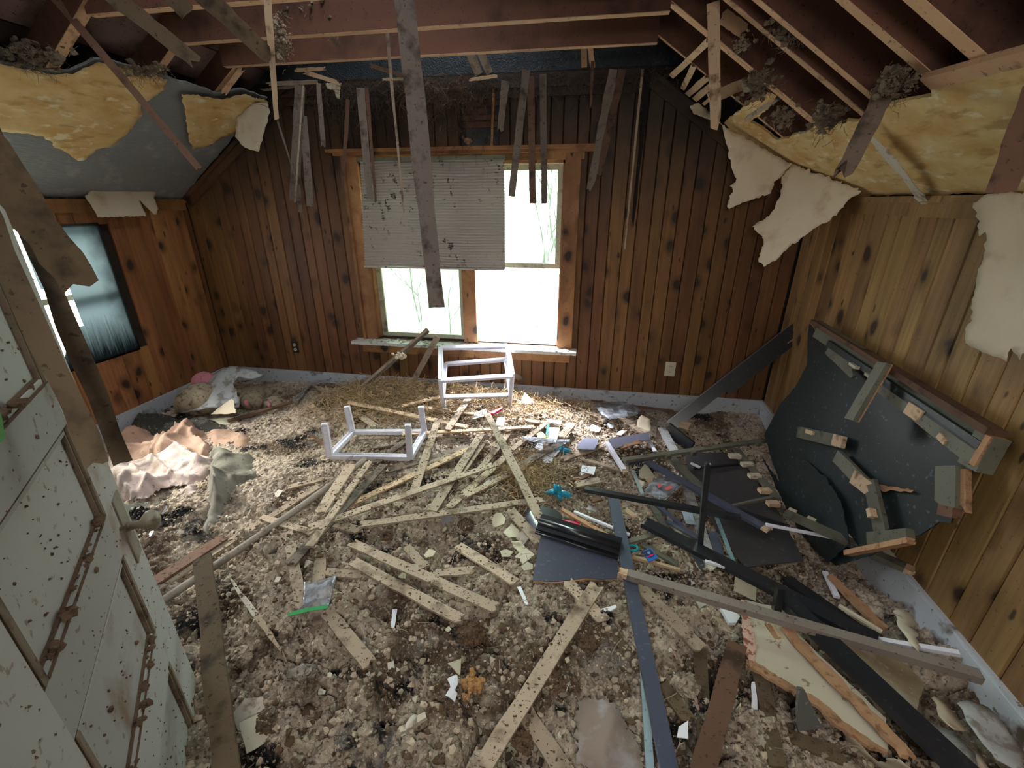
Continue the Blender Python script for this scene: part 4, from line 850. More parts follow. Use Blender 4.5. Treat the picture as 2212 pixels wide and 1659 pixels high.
# sticks leaning on the sill
a=surf(776,842,.02);b=onY(925,713,D-.13); vw=np.cross(b-a,unit((a+b)/2-CAM)); V,Fc=bar(a,b,.042,.02,vw,seed=401,segs=8,rag=.003); st=mk('leaning_stick',V,Fc,M_lathd,label='dark lath leaning on the window sill with a tuft of foam on it',category='lath',group='laths leaning against the sill')
V,Fc=bar(a+np.array([0,-.01,.012]),b+np.array([0,-.01,.012]),.018,.01,vw,seed=402,segs=8); mk('pale_strip',V,Fc,M_lath,parent=st)
p=onY(861,770,2.98); L=[lump(p+np.array([random.gauss(0,.018),random.gauss(0,.01),random.gauss(0,.014)]),random.uniform(.008,.018),1,.5,i) for i in range(16)]; V,Fc=join(L); mk('foam_tuft',V,Fc,M_cream,label='small cream foam tuft snagged on the dark leaning lath',category='foam')
a=surf(886,836,.02);b=onY(945,727,D-.13); V,Fc=bar(a,b,.045,.009,np.cross(b-a,unit((a+b)/2-CAM)),seed=403,segs=8); mk('leaning_stick',V,Fc,M_lath,label='pale lath leaning on the window sill left of the standing frame',category='lath',group='laths leaning against the sill')
a=surf(1172,850,.02);b=onY(1108,808,D-.04); V,Fc=bar(a,b,.042,.009,np.cross(b-a,unit((a+b)/2-CAM)),seed=404); mk('leaning_stick',V,Fc,M_lath,label='lath leaning on the baseboard just right of the standing frame',category='lath')
# flat chips and cards
def chip(u,v,r,mat,lab,name='plaster_flake',cat='flake',group=None,n=5,tilt=.5,seed=0,dz=.035,th=.004,ang=None,asp=1.):
    g=random.Random(seed); c=surf(u,v,dz); nn=unit((g.uniform(-tilt,tilt),g.uniform(-tilt,.1)-.15,1)); pl=(c,nn)
    e1=unit(np.cross((0,1,0),nn));e2=np.cross(nn,e1); a0=g.uniform(0,6.28) if ang is None else ang; P=[]
    for i in range(n):
        t=2*math.pi*i/n+(g.uniform(-.35,.35) if n!=4 else 0); rr=r*(g.uniform(.6,1.15) if n!=4 else 1.)
        x,y=rr*math.cos(t+math.pi/4)*asp,rr*math.sin(t+math.pi/4); P.append(c+e1*(x*math.cos(a0)-y*math.sin(a0))+e2*(x*math.sin(a0)+y*math.cos(a0)))
    V,Fc=sheet(P,pl,th,max(.02,r*.6),.0012,pix=False,seed=seed); return mk(name,V,Fc,mat,label=lab,category=cat,group=group)
ch=[(985,1437,.032,M_chip,3,'cream triangular flake in the near foreground'),(870,1240,.035,M_chip,3,'cream triangular flake leaning on the nearer parallel lath'),(893,1228,.03,M_chip,4,'cream square flake lying on the farther parallel lath'),
(927,1198,.028,M_chip,5,'cream flake pair behind the parallel laths'),(1075,1120,.045,M_chip,6,'large cream flake below the lath tangle, left of the black board'),(1110,1150,.045,M_chip,5,'stacked cream flake at the left side of the black board'),(1120,1180,.04,M_chip,5,'lower cream flake beside the black board corner'),(1130,1160,.035,M_plas,4,'pale folded flake touching the black board'),
(1133,1200,.045,M_hard,4,'tan flake in the pile left of the black board'),(1095,1195,.03,M_chip,5,'small cream flake left of the tan one'),(1140,1222,.025,M_chip,5,'small cream flake under the black board corner'),(665,1215,.026,M_plas,3,'white triangular chip below the tangle at the left'),(577,1213,.018,M_plas,3,'tiny white chip left of the triangular one'),
(1405,1240,.02,M_plas,5,'small pale chip beside the blue printed card'),(1520,1222,.05,M_plas,5,'pale flake right of the white stick among the black rails'),(1395,1020,.055,M_chip,5,'big cream shard right of the cards'),(1385,1045,.03,M_chip,5,'cream shard below the big one'),(1432,1052,.02,M_plas,5,'tiny pale shard at the plastic wrapper'),(1405,1040,.025,M_raw,5,'brown shard beside the cream ones'),
(1285,925,.055,M_paper,7,'crumpled white paper scrap near the back'),(1318,920,.03,M_paper,5,'small white scrap beside the crumpled paper'),(1340,935,.035,M_plas,5,'grey-white scrap in front of the brown paper'),
(545,1545,.05,M_plas,7,'pale layered fungus-like flake in the near left foreground'),(560,1575,.06,M_hard,4,'tan slab under the layered flake, near left'),(640,1500,.0,M_plas,5,''),
(1500,1300,.045,M_plas,4,'grey flake lying below the black rails, left of the hardboard'),(1585,1300,.0,M_plas,5,''),(1610,1268,.06,M_hard,4,'cream board piece lying under the dark rail, left of the hardboard'),
(1700,1600,.0,M_plas,5,''),(1480,1270,.0,M_plas,4,''),(345,1105,.05,M_paper,6,'curled white paper at the foot of the cloth pile, near the door knob'),(320,1160,.035,M_paper,5,'white paper bit right of the door knob'),(600,1065,.03,M_plas,5,'white flat flake left of the tangle'),(1165,965,.035,M_paper,5,'whitish scrap right of the diagonal lath'),
(1060,1057,.0,M_paper,5,''),(1345,1010,.03,M_plas,6,'pale flake by the cards with a pencil line'),(1230,1010,.0,M_plas,4,''),(1640,1400,.0,M_plas,4,'')]
for i,(u,v,r,m,n,lab) in enumerate(ch):
    if r>0: chip(u,v,r,m,lab,n=n,seed=i,group='pale flakes and scraps')
for i in range(70):
    u=random.uniform(480,1650); v=random.uniform(900,1640); chip(u,v,random.uniform(.007,.017),random.choice([M_chip,M_plas,M_crumbw,M_hard]),'tiny pale chip of paint or plaster scattered on the rubble',name='paint_chip',cat='chip',group='tiny chips scattered on the rubble',n=random.choice([3,4,5]),seed=100+i,dz=.03,th=.003)
def pat(pts,mat,lab,name,cat,dz=.04,plane=None,th=.004,step=.03,rag=.001,group=None,disp=None,tl=None,**k):
    """flat piece lying on the rubble: plane through three of its corners, raised by dz"""
    if plane is None:
        n=len(pts); d3=tl or (dz,dz,dz); q=[surf(*pts[0],d3[0]),surf(*pts[n//3],d3[1]),surf(*pts[(2*n)//3],d3[2])]; plane=pl3(*q)
        if plane[1][2]<0: plane=(plane[0],-plane[1])
    V,Fc=sheet(pts,plane,th,step,rag,disp=disp); return mk(name,V,Fc,mat,label=lab,category=cat,group=group,**k)
cards='white cards and papers on the rubble'
pat([(1257,1005),(1287,1009),(1283,1026),(1255,1018)],M_paper,'white card with a dark pencil curl, right of the straw','white_card','card',th=.002,group=cards)
pat([(1255,1020),(1275,1025),(1272,1032),(1254,1026)],M_paper,'smaller white card tucked under the one with a pencil curl','white_card','card',dz=.03,th=.002,group=cards)
pat([(1182,905),(1214,909),(1212,916),(1180,912)],M_paper,'small bluish white strip of card beyond the yellow tag','white_card','card',th=.002,group=cards)
pat([(1182,923),(1210,924),(1203,949),(1180,950)],M_paper,'bluish white card beside the yellow tag','white_card','card',th=.002,group=cards)
pat([(1026,892),(1049,882),(1053,897),(1020,906)],M_paper,'bluish white card before the standing frame','white_card','card',th=.002,group=cards)
pat([(1075,902),(1091,900),(1089,920),(1071,918)],M_paper,'white curled paper beside the head of the diagonal lath','white_card','card',th=.002,group=cards)
pat([(1172,990),(1195,986),(1193,998),(1173,1000)],M_paper,'small bluish card under the farther glove','white_card','card',th=.002,group=cards)
pat([(950,1105),(968,1101),(977,1125),(957,1132)],stuffmat('grey_card',(.36,.37,.42),(.3,.31,.36),(.25,.25,.27),5),'small grey card standing against the long lath, middle','grey_card','card',th=.003,plane=pl3(surf(957,1132,.03),surf(977,1125,.03),surf(950,1105,.05)+np.array([0,-.02,.03])))
pat([(1205,958),(1228,951),(1200,985),(1166,990)],M_paper,'long white plastic sliver pointing at the farther glove','plastic_sliver','plastic',th=.003)
pat([(1020,1066),(1058,1032),(1058,1040),(1030,1060)],M_paper,'white sliver of paper between dark laths in the tangle','plastic_sliver','plastic',th=.003)
pat([(848,1316),(858,1316),(852,1358),(844,1358)],M_paper,'small white rectangular strip in the middle foreground','plastic_strip','plastic',th=.004,dz=.03)
pat([(1117,1268),(1125,1266),(1142,1304),(1136,1306)],M_paper,'white strip below the half buried lath','plastic_strip','plastic',th=.004,dz=.03)
pat([(1296,1316),(1330,1308),(1332,1313),(1303,1327)],M_paper,'folded white paper at the end of a lath, right of centre','white_card','card',th=.006,dz=.05,group=cards)
pat([(1556,1312),(1572,1310),(1598,1334),(1590,1347),(1575,1346)],M_paper,'bluish white paper box corner by the beige hardboard','paper_box_corner','paper',th=.014,dz=.05)
pat([(1624,1473),(1632,1473),(1637,1532),(1624,1533)],M_paper,'white strip between laths in the right foreground','plastic_strip','plastic',th=.006,dz=.04)
pat([(1466,1570),(1487,1556),(1487,1595),(1462,1592)],M_paper,'white corner of plastic right of the rail near the bottom','plastic_sliver','plastic',th=.003,dz=.05)
pat([(1225,1485),(1232,1470),(1222,1497)],M_paper,'tiny white shard left of the brown cloth','plastic_sliver','plastic',th=.003)
# twisted white paper
tw=[(966,1466),(988,1463),(989,1482),(983,1495),(988,1500),(983,1521),(962,1505),(974,1488)]
pat(tw,M_paper,'white twisted bow-shaped paper in the near foreground','twisted_paper','paper',th=.002,step=.012,disp=lambda a,b,d:.02*math.sin(a*60)*.5,dz=.05)
V,Fc=bar(surf(865,1580,.06),surf(920,1545,.07),.017,.014,seed=3); mk('yellow_stick',V,Fc,M_hard,label='short yellowish stick in the near foreground with a white bud beside it',category='stick')
# yellow tag, pink and crimson bits, gloves
pat([(1158,937),(1172,933),(1183,945),(1164,948)],M_yelp,'bright yellow tag left of the farther blue glove','yellow_tag','tag',th=.003,dz=.06)
pat([(1183,915),(1187,916),(1182,940),(1178,939)],M_teal,'thin light blue stick behind the yellow tag','blue_stick','stick',th=.004,dz=.07)
for (pts,lab) in (([(1056,892),(1084,878),(1086,881),(1066,893)],'crimson plastic clip in front of the standing frame'),([(1214,1122),(1250,1130),(1253,1138),(1247,1138),(1220,1129)],'crimson plastic piece behind the black moulding')):
    pat(pts,M_red,lab,'crimson_piece','plastic piece',th=.016,dz=.07)
pat([(1388,1190),(1406,1184),(1421,1205),(1402,1214)],M_bluelab,'small blue printed card with a red scribbled word','printed_card','card',dz=.085,th=.004)

# dirt lying on the laths
g=np.random.default_rng(55); V0,F0=ICO[1]; F0=np.array(F0); VV=[];FF=[];k=0
for (a,b,w,wd,t) in TOPS:
    L_=np.linalg.norm(b-a)
    for _ in range(int(L_*150)):
        f=g.random(); r=.0010+.0032*g.random()**3; q=a+(b-a)*f+wd*g.uniform(-.45,.45)*w+np.array([0,0,t/2+r*.3]); VV.append(V0*(r*(1+g.uniform(-.4,.4,(len(V0),1))))*np.array([g.uniform(.6,2.2),g.uniform(.6,1.6),.5])+q); FF.append(F0+k); k+=len(V0)
mk('lath_dirt',np.concatenate(VV),np.concatenate(FF).tolist(),M_lathm,label='dark dirt crumbs lying on the fallen laths',category='debris',kind='stuff')

c=[o for o in bpy.data.objects if o.name=='white_card'][0]
V,Fc=tube([surf(*q,.048) for q in ((1262,1012),(1268,1010),(1271,1013),(1267,1017),(1270,1019))],.0012,6); mk('pencil_curl',V,Fc,M_dark,parent=c)
c=[o for o in bpy.data.objects if o.name=='yellow_stick'][0]
V,Fc=lump(surf(888,1560,.085),.014,3,.2,4,(1.4,.8,.7)); mk('white_bud',V,Fc,M_plas,parent=c,smooth=True)
L=[lump(surf(1018,1483,.05)+np.array([random.gauss(0,.016),random.gauss(0,.014),abs(random.gauss(0,.012))]),random.uniform(.004,.011),2,.5,i,fr=5) for i in range(40)]; V,Fc=join(L)
mk('orange_fluff',V,Fc,stuffmat('orange_brown_fluff',(.50,.29,.12),(.38,.20,.08),(.2,.1,.05),30,bmp=.8),label='orange-brown fluff beside the twisted white paper',category='fluff')
# printed card: dark upper field, light blue dot, red scribble
_c=[o for o in bpy.data.objects if o.name.startswith('printed_card')][0]
def onto(pts,mat,name,parent,dz,th=.001,lift=.0):
    q=[surf(1388,1190,.085),surf(1406,1184,.085),surf(1402,1214,.085)]; pl=pl3(*q)
    if pl[1][2]<0: pl=(pl[0],-pl[1])
    V,Fc=sheet(pts,(pl[0]+pl[1]*dz,pl[1]),th,.01,.0003); mk(name,V,Fc,mat,parent=parent)
onto([(1389,1191),(1405,1186),(1412,1195),(1394,1201)],M_navy,'dark_field',_c,.002)
onto([(1399,1192),(1402,1191),(1405,1193),(1404,1196),(1401,1197),(1398,1195)],M_sky,'light_dot',_c,.003)
onto([(1398,1201),(1402,1200),(1405,1197),(1408,1198),(1412,1195),(1414,1197),(1410,1200),(1406,1202),(1403,1202),(1400,1204)],M_red,'red_script',_c,.0035)

# ---------------- door
b0=onZ(437,1500,.05); dd=np.array([.662,-.749,0]); dn_=np.array([.749,.662,0]); dw=.78; dt=.035
door=empty('door_1',(0,0,0),kind='structure'); door['_w']=(0,0,0)
def dbox(s0,s1,z0,z1,n0,n1):
    V=[]; 
    for n in (n0,n1):
        for s,z in ((s0,z0),(s1,z0),(s1,z1),(s0,z1)): V.append(np.array([b0[0],b0[1],0])+dd*s+dn_*n+np.array([0,0,z]))
    return V,[(0,1,2,3),(7,6,5,4),(0,4,5,1),(1,5,6,2),(2,6,7,3),(3,7,4,0)]
rows=[(.05,.115),(.39,.515),(.78,.90),(1.15,1.25),(1.53,1.63),(1.93,2.03)]
V,Fc=dbox(0,.145,.05,2.03,-dt,0); mk('stile',V,Fc,M_door,parent=door)
V,Fc=dbox(dw-.145,dw,.05,2.03,-dt,0); mk('stile',V,Fc,M_door,parent=door)
for z0,z1 in rows: V,Fc=dbox(.145,dw-.145,z0,z1,-dt,0); mk('rail',V,Fc,M_door,parent=door)
for k in range(5):
    z0,z1=rows[k][1],rows[k+1][0]
    V,Fc=dbox(.145,dw-.145,z0,z1,-.024,-.012); pn=mk('panel',V,Fc,M_door,parent=door)
    parts=[]
    for (s0,s1,a,b,e) in ((.145,.170,z0,z1,0),(dw-.17,dw-.145,z0,z1,0)):
        parts+= [dbox(s0,s1,a,b,-.012,-.003),dbox(s0+.005,s1-.008,a+.004,b-.004,-.004,.002)]
    V,Fc=join(parts); mk('side_moulding',V,Fc,M_dooredge,parent=pn)
    parts=[dbox(.17,dw-.17,z0,z0+.014,-.012,-.002),dbox(.17,dw-.17,z1-.014,z1,-.012,-.002)]
    V,Fc=join(parts); mk('rail_moulding',V,Fc,M_door,parent=pn)
    V,Fc=join([dbox(.17,dw-.17,z0-.001,z0+.005,-.012,.0005),dbox(.17,dw-.17,z0+.013,z0+.019,-.012,-.006),dbox(.17,dw-.17,z1-.005,z1,-.012,-.0015)]); mk('soiled_edge',V,Fc,M_mud,parent=pn)
# clods caught on mouldings and specks on the paint
g=random.Random(4); L=[]
for z,n in ((1.262,9),(.912,20),(.525,20),(.115,8)):
    for i in range(n):
        s_=.16+(dw-.2)*g.random()**.8*.75; r=g.uniform(.003,.009) if g.random()<.8 else g.uniform(.009,.015)
        p=np.array([b0[0],b0[1],z+g.uniform(-.003,.008)])+dd*s_+dn_*g.uniform(-.008,.004); L.append(lump(p,r,2,.5,i,(1,1,.7),4))
V,Fc=join(L); mk('caught_dirt',V,Fc,M_mud,parent=door,kind='stuff',label='brown dirt clods caught on the door mouldings')
L=[]
for i in range(520):
    s_=g.uniform(0,dw); z=g.uniform(.05,1.7); r=g.uniform(.001,.003) if g.random()<.95 else g.uniform(.004,.007)
    inp=.145<s_<dw-.145 and any(rows[k][1]<z<rows[k+1][0] for k in range(5))
    p=np.array([b0[0],b0[1],z])+dd*s_+dn_*(-.011 if inp else .0); L.append(lump(p,r,1,.45,i,(1,1,1)))
V,Fc=join(L); mk('dirt_specks',V,Fc,M_mud,parent=door,kind='stuff')
kc=np.array([b0[0],b0[1],.80])+dd*.055
pl_=dbox(.025,.085,.70,.90,0,.004); V,Fc=pl_; kp=mk('knob_plate',V,Fc,M_steel,parent=door)
V,Fc=tube([kc+dn_*.003,kc+dn_*.03,kc+dn_*.036,kc+dn_*.046,kc+dn_*.06,kc+dn_*.07,kc+dn_*.074],[.012,.010,.018,.028,.029,.020,.006],16); mk('knob',V,Fc,M_steel,parent=kp,smooth=True)
q=onpl(2,893,b0+dn_*.012,dn_)
V,Fc=sheet([tuple(q+dd*a+np.array([0,0,b])+dn_*c) for a,b,c in ((0,0,0),(.02,.03,0),(.05,.035,0),(.07,.0,0),(.06,-.03,0),(.02,-.035,0))],(q,dn_),.001,.02,.002,pix=False); mk('creeping_leaf',V,Fc,M_leaf,label='green leaf at the left edge of the picture on the door panel',category='leaf')

# ---------------- plastic stand frames
def pfr(name,lab,parts):
    o=empty(name,tuple(parts[0][1]),label=lab,category='plastic frame',group='white plastic shelf frames')
    for nm,a,b,w,t,wd in parts:
        V,Fc=bar(a,b,w,t,wd,segs=4,rag=.0003,cols=2); q=mk(nm,V,Fc,M_plast,parent=o)
        ax=unit(np.array(b)-np.array(a)); wv=unit(np.array(wd)-ax*(np.array(wd)@ax)); n_=unit(np.cross(wv,ax)); cen=(np.array(a)+np.array(b))/2
        if n_@(CAM-cen)<0: n_=-n_
        V,Fc=join([bar(np.array(a)+n_*(t/2+.003)+wv*(w/2-.003)*s,np.array(b)+n_*(t/2+.003)+wv*(w/2-.003)*s,.005,.007,wd,segs=2,rag=0,cols=1) for s in (-1,1)]); mk('flange',V,Fc,M_plast,parent=q)
    return o
A=surf(960,884,.01);Bq=surf(1101,876,.01)
def zy(u,v,P): 
    q=ray(u,v); t=(P[1]-CAM[1])/q[1]; return CAM[2]+q[2]*t
zt=(zy(950,821,A)+zy(1110,811,Bq))/2; zl=(zy(959,859,A)+zy(1104,851,Bq))/2
n0,n1=onZ(952,821,zt),onZ(1107,811,zt); f0,f1=onY(952,751,D-.16),onY(1096,747,D-.16); l0=np.array([n0[0]+(A[0]-n0[0])*.6,n0[1]+(A[1]-n0[1])*.6,zl]); l1=np.array([n1[0]+(Bq[0]-n1[0])*.6,n1[1]+(Bq[1]-n1[1])*.6,zl])
m0,m1=onY(963,786,D-.2),onY(1092,776,D-.2)
up_=(0,0,1)
f0=np.array([f0[0],min(f0[1],D-.14),f0[2]]);f1=np.array([f1[0],min(f1[1],D-.14),f1[2]]);m0[1]=min(m0[1],D-.14);m1[1]=min(m1[1],D-.14)
pfr('plastic_stand_frame','white plastic shelf frame standing on its legs before the window',[('leg',A,n0,.030,.022,(1,0,0)),('leg',Bq,n1,.030,.022,(1,0,0)),('leg',np.array([f0[0]+.01,f0[1],.08]),f0,.024,.02,(1,0,0)),('leg',np.array([f1[0]-.01,f1[1],.08]),f1,.024,.02,(1,0,0)),
 ('rail',n0,n1,.028,.022,(0,-.6,.8)),('rail',f0,f1,.030,.022,(0,-.6,.8)),('side_rail',n0,f0,.036,.02,(1,0,0)),('side_rail',n1,f1,.036,.02,(1,0,0)),('lower_rail',l0,l1,.028,.02,(0,-.6,.8)),('lower_rail',m0,m1,.030,.02,(0,-.6,.8)),('side_rail',l0,m0,.03,.015,(1,0,0)),('side_rail',l1,m1,.03,.015,(1,0,0))])
a,b,c,d=surf(713,986,.05),surf(886,989,.05),surf(917,934,.05),surf(762,934,.05)
def legtop(P,u,v):
    q=ray(u,v); t=(P[1]-CAM[1])/q[1]; return CAM+q*t
tp=[legtop(a,701,915),legtop(b,881,917),legtop(c,909,878),legtop(d,749,878)]
pfr('plastic_stand_frame','white plastic shelf frame lying upside down with four legs pointing up',[('rail',a,b,.030,.024,(0,1,.2)),('rail',d,c,.026,.024,(0,1,.2)),('side_rail',a,d,.036,.022,(1,0,0)),('side_rail',b,c,.036,.022,(1,0,0))]+[('leg',p,q,.036,.026,(1,.3,0)) for p,q in zip((a,b,c,d),tp)])

# ---------------- cloth piles by the left wall
def cloth(pts,mat,lab,h,fs,fa,seed,z=.08,name='crumpled_cloth',cat='cloth',step=.012,rag=.01,edge=.08,plane=None,group='discarded cloths beside the door',dirf=None):
    f=hnoise(seed); f2=hnoise(seed+1); ang=(dirf if dirf is not None else seed*1.3)
    def disp(a,b,d):
        e=min(1,d/edge); e=e*(2-e)
        u_=a*math.cos(ang)+b*math.sin(ang); v_=-a*math.sin(ang)+b*math.cos(ang)
        r=1-abs(math.sin(u_*fs+2.2*f(a,b,5)+v_*fs*.15)); r2=1-abs(math.sin(v_*fs*.8+2.5*f2(a,b,7)))
        rr=1-abs(math.sin(u_*fs*.45+1.6*f2(a,b,3.5))); return h*e*(.45+.55*f2(a,b,4))+fa*(1.3*rr**1.5+.8*r*r*r+.5*r2*r2*r2+.35*f(a,b,fs*.9))*(.35+.65*e)
    plane=plane or ((0,0,z),(0,0,1)); V,Fc=sheet(pts,plane,.004,step,rag,disp=disp,seed=seed); return mk(name,V,Fc,mat,smooth=True,label=lab,category=cat,group=group)
cloth([(275,920),(330,903),(390,908),(450,918),(500,925),(500,935),(440,948),(350,950),(290,945)],M_clothd,'dark stained cloth with white blotches against the left baseboard',.09,16,.035,31)
cloth([(255,952),(300,938),(350,942),(390,928),(430,930),(455,945),(460,985),(400,1000),(320,1010),(250,1005)],M_clothp,'peach brown crumpled cloth, the largest of the pile by the left wall',.12,17,.06,32,dirf=.3)
cloth([(440,938),(480,932),(530,938),(550,950),(543,966),(520,975),(490,968),(455,975)],M_clothp,'smooth peach cloth end sticking out to the right of the pile',.07,9,.02,33,edge=.06)
cloth([(232,1012),(290,1005),(370,990),(430,985),(462,995),(468,1020),(430,1045),(370,1050),(320,1080),(245,1085),(232,1050)],M_clothw,'pinkish white wrinkled cloth in front of the peach one',.12,24,.05,34,dirf=1.2)
cloth([(455,985),(490,975),(545,990),(567,1020),(560,1045),(520,1075),(490,1110),(445,1160),(430,1150),(440,1110),(430,1080),(460,1050)],M_clothg,'grey green stiff fabric sheet trailing out of the cloth pile toward the pole',.11,16,.06,35,dirf=.8)
cloth([(385,1060),(425,1050),(440,1075),(430,1110),(420,1138),(405,1110),(390,1085)],M_clothw,'narrow twisted pinkish cloth strip hanging from the pile',.07,20,.03,36,dirf=1.3)
cloth([(330,1150),(380,1135),(425,1135),(442,1155),(430,1175),(380,1180),(335,1178)],M_clothg,'brown rumpled rag beside the door knob',.08,22,.04,37)
cloth([(250,1100),(300,1090),(370,1085),(400,1120),(380,1140),(320,1140),(270,1150)],M_clothd,'dark cloth in shadow behind the door knob',.05,18,.03,38)
cloth([(1246,1508),(1300,1510),(1325,1520),(1345,1555),(1380,1610),(1395,1680),(1300,1690),(1245,1640),(1244,1560)],stuffmat('brown_stained_cloth',(.34,.27,.225),(.25,.18,.145),(.40,.36,.36),9,.5,.68,fleck=False,bmp=.3),'brown and white crumpled cloth folded at the bottom edge, right of centre',.012,13,.020,39,z=.15,group=None,step=.012,edge=.04)

# ---------------- plush toy
def blob(name,ell,vox,mat,**t):
    parts=[lump(c,1,3,.06,i,tuple(r),5) for i,(c,r) in enumerate(ell)]; V,Fc=join(parts); o=mk(name,V,Fc,mat,smooth=True,**t)
    m=o.modifiers.new('r','REMESH'); m.mode='VOXEL'; m.voxel_size=vox; m.use_smooth_shade=True
    dp=o.modifiers.new('s','SMOOTH'); dp.iterations=4
    return o
def P_(u,v,z): return onZ(u,v,z)
hd=P_(438,862,.20); hd[0]=max(hd[0],XL+.2)
pt0=empty('plush_toy',tuple(hd),label='dirty beige stuffed toy with a pink nose lying in the left back corner',category='stuffed toy')
def bl(name,ell,vox,mat,parent):
    parts=[lump(c,1,3,.06,i,tuple(r),5) for i,(c,r) in enumerate(ell)]; V,Fc=join(parts); o=mk(name,V,Fc,mat,smooth=True,parent=parent)
    m=o.modifiers.new('r','REMESH'); m.mode='VOXEL'; m.voxel_size=vox; m.use_smooth_shade=True; s_=o.modifiers.new('s','SMOOTH'); s_.iterations=4; return o
body=P_(510,860,.13)
ft1=P_(545,868,.14);ft2=P_(594,872,.10);ft3=P_(600,850,.10)
bl('head',[(hd,(.17,.15,.13)),(hd+np.array([-.10,-.06,-.02]),(.08,.08,.07)),(hd+np.array([.12,.06,.03]),(.10,.09,.08))],.012,M_plush,pt0)
bl('body',[(body,(.20,.15,.11)),(body+np.array([-.15,.02,.02]),(.16,.13,.10)),(body+np.array([.12,.04,.02]),(.12,.10,.09))],.012,M_plush,pt0)
for f_ in ((ft1,(.085,.07,.075)),(ft2,(.095,.075,.065)),(ft3,(.09,.06,.06))):
    bl('paw',[(f_[0],f_[1]),(f_[0]*.6+body*.4,(.07,.06,.06))],.011,M_plush,pt0)
ns=P_(443,822,.30); bl('nose',[(ns,(.085,.065,.075)),(ns+np.array([-.03,-.02,.0]),(.06,.055,.06))],.010,M_pinkp,pt0)
for f_ in (ft1,ft2):
    V,Fc=lump(f_+np.array([.0,-.055,.015]),.03,2,.2,2,(1,.6,1)); mk('pink_pad',V,Fc,M_pinkp,parent=pt0,smooth=True)
V,Fc=bar(P_(382,872,.09),P_(396,864,.10),.03,.01,seed=2); mk('ribbon_end',V,Fc,M_pinkp,parent=pt0)
# stiff papers over the toy
q=[P_(415,900,.09),P_(530,815,.30),P_(520,895,.12)]
f=hnoise(77); V,Fc=sheet([(407,905),(432,868),(462,838),(480,822),(520,813),(562,815),(578,822),(555,832),(530,830),(520,845),(530,880),(530,893),(500,896),(450,905)],pl3(*q),.003,.03,.006,disp=lambda a,b,d:.015*f(a,b,9)+.05*math.exp(-((a-.2)**2)/.02),off=.075); mk('stiff_paper_sheet',V,Fc,M_foil,smooth=True,label='large grey sheet of ceiling paper draped over the stuffed toy',category='paper')
V,Fc=sheet([(455,895),(480,875),(500,862),(505,865),(509,893)],(pl3(*q)[0]+pl3(*q)[1]*.115,pl3(*q)[1]),.002,.03,.004); mk('stiff_paper_sheet',V,Fc,M_cream,label='tan torn paper piece on the grey sheet over the toy',category='paper')
V,Fc=sheet([(402,908),(430,897),(460,902),(520,895),(512,905),(480,920),(455,915),(420,912)],pl3(surf(402,908,.03),surf(520,895,.04),surf(470,920,.02)),.002,.03,.006,disp=lambda a,b,d:.008*f(a,b,15)); mk('stiff_paper_sheet',V,Fc,M_chip,smooth=True,label='pale lower edge of torn paper in front of the toy',category='paper')
V,Fc=sheet([(625,852),(668,822),(712,820),(700,826),(672,832),(660,845),(640,870),(632,865)],pl3(surf(632,866,.03),surf(660,850,.10),surf(705,824,.15)),.003,.03,.004,disp=lambda a,b,d:.01*f(a,b,12)); mk('stiff_paper_sheet',V,Fc,M_foil,smooth=True,label='bent grey paper sheet at the left end of the straw heap',category='paper')
V,Fc=bar(surf(492,910,.03),surf(632,868,.05),.03,.014,seed=9,segs=8,rag=.004); mk('rough_stick',V,Fc,M_lathb,label='thin bark-brown stick lying in front of the stuffed toy',category='stick')

# ---------------- blue gloves
def glove(u,v,s,lab,seed):
    c=surf(u,v,.05); g=random.Random(seed); o=empty('blue_glove',tuple(c),label=lab,category='glove',group='blue disposable gloves')
    L=[lump(c,s*.5,3,.35,seed,(1,.8,.8),4)]+[lump(c+np.array([g.gauss(0,.3),g.gauss(0,.2),g.uniform(0,.35)])*s,s*g.uniform(.18,.3),2,.5,seed+i,(1,1,1),5) for i in range(7)]
    V,Fc=join(L); mk('palm',V,Fc,M_glove,parent=o,smooth=True)
    for k,(dx,dz) in enumerate(((-1.,.1),(1.1,.1),(.9,-.1),(-.3,.9),(.3,-.5))):
        p=[c,c+np.array([dx*.5,-.1*k*.3,dz*.55])*s+np.array([0,-.01,.01]),c+np.array([dx*.9,-.2,dz*1.0])*s,c+np.array([dx*1.15,-.25,dz*1.2-.1])*s]
        V,Fc=tube(p,[s*.22,s*.24,s*.18,s*.09],8); mk('finger',V,Fc,M_glove,parent=o,smooth=True)
glove(1205,1065,.060,'crumpled bright blue glove nearer the black moulded board',3); glove(1216,972,.038,'smaller crumpled blue glove farther back in the straw',8)
V,Fc=tube([surf(*q,.07) for q in ((1356,1180),(1365,1177),(1376,1180),(1378,1188),(1368,1190),(1358,1187),(1356,1181))],.006,8); mk('teal_loop',V,Fc,M_teal,smooth=True,label='teal rubber loop right of the long blue-black rail',category='loop')

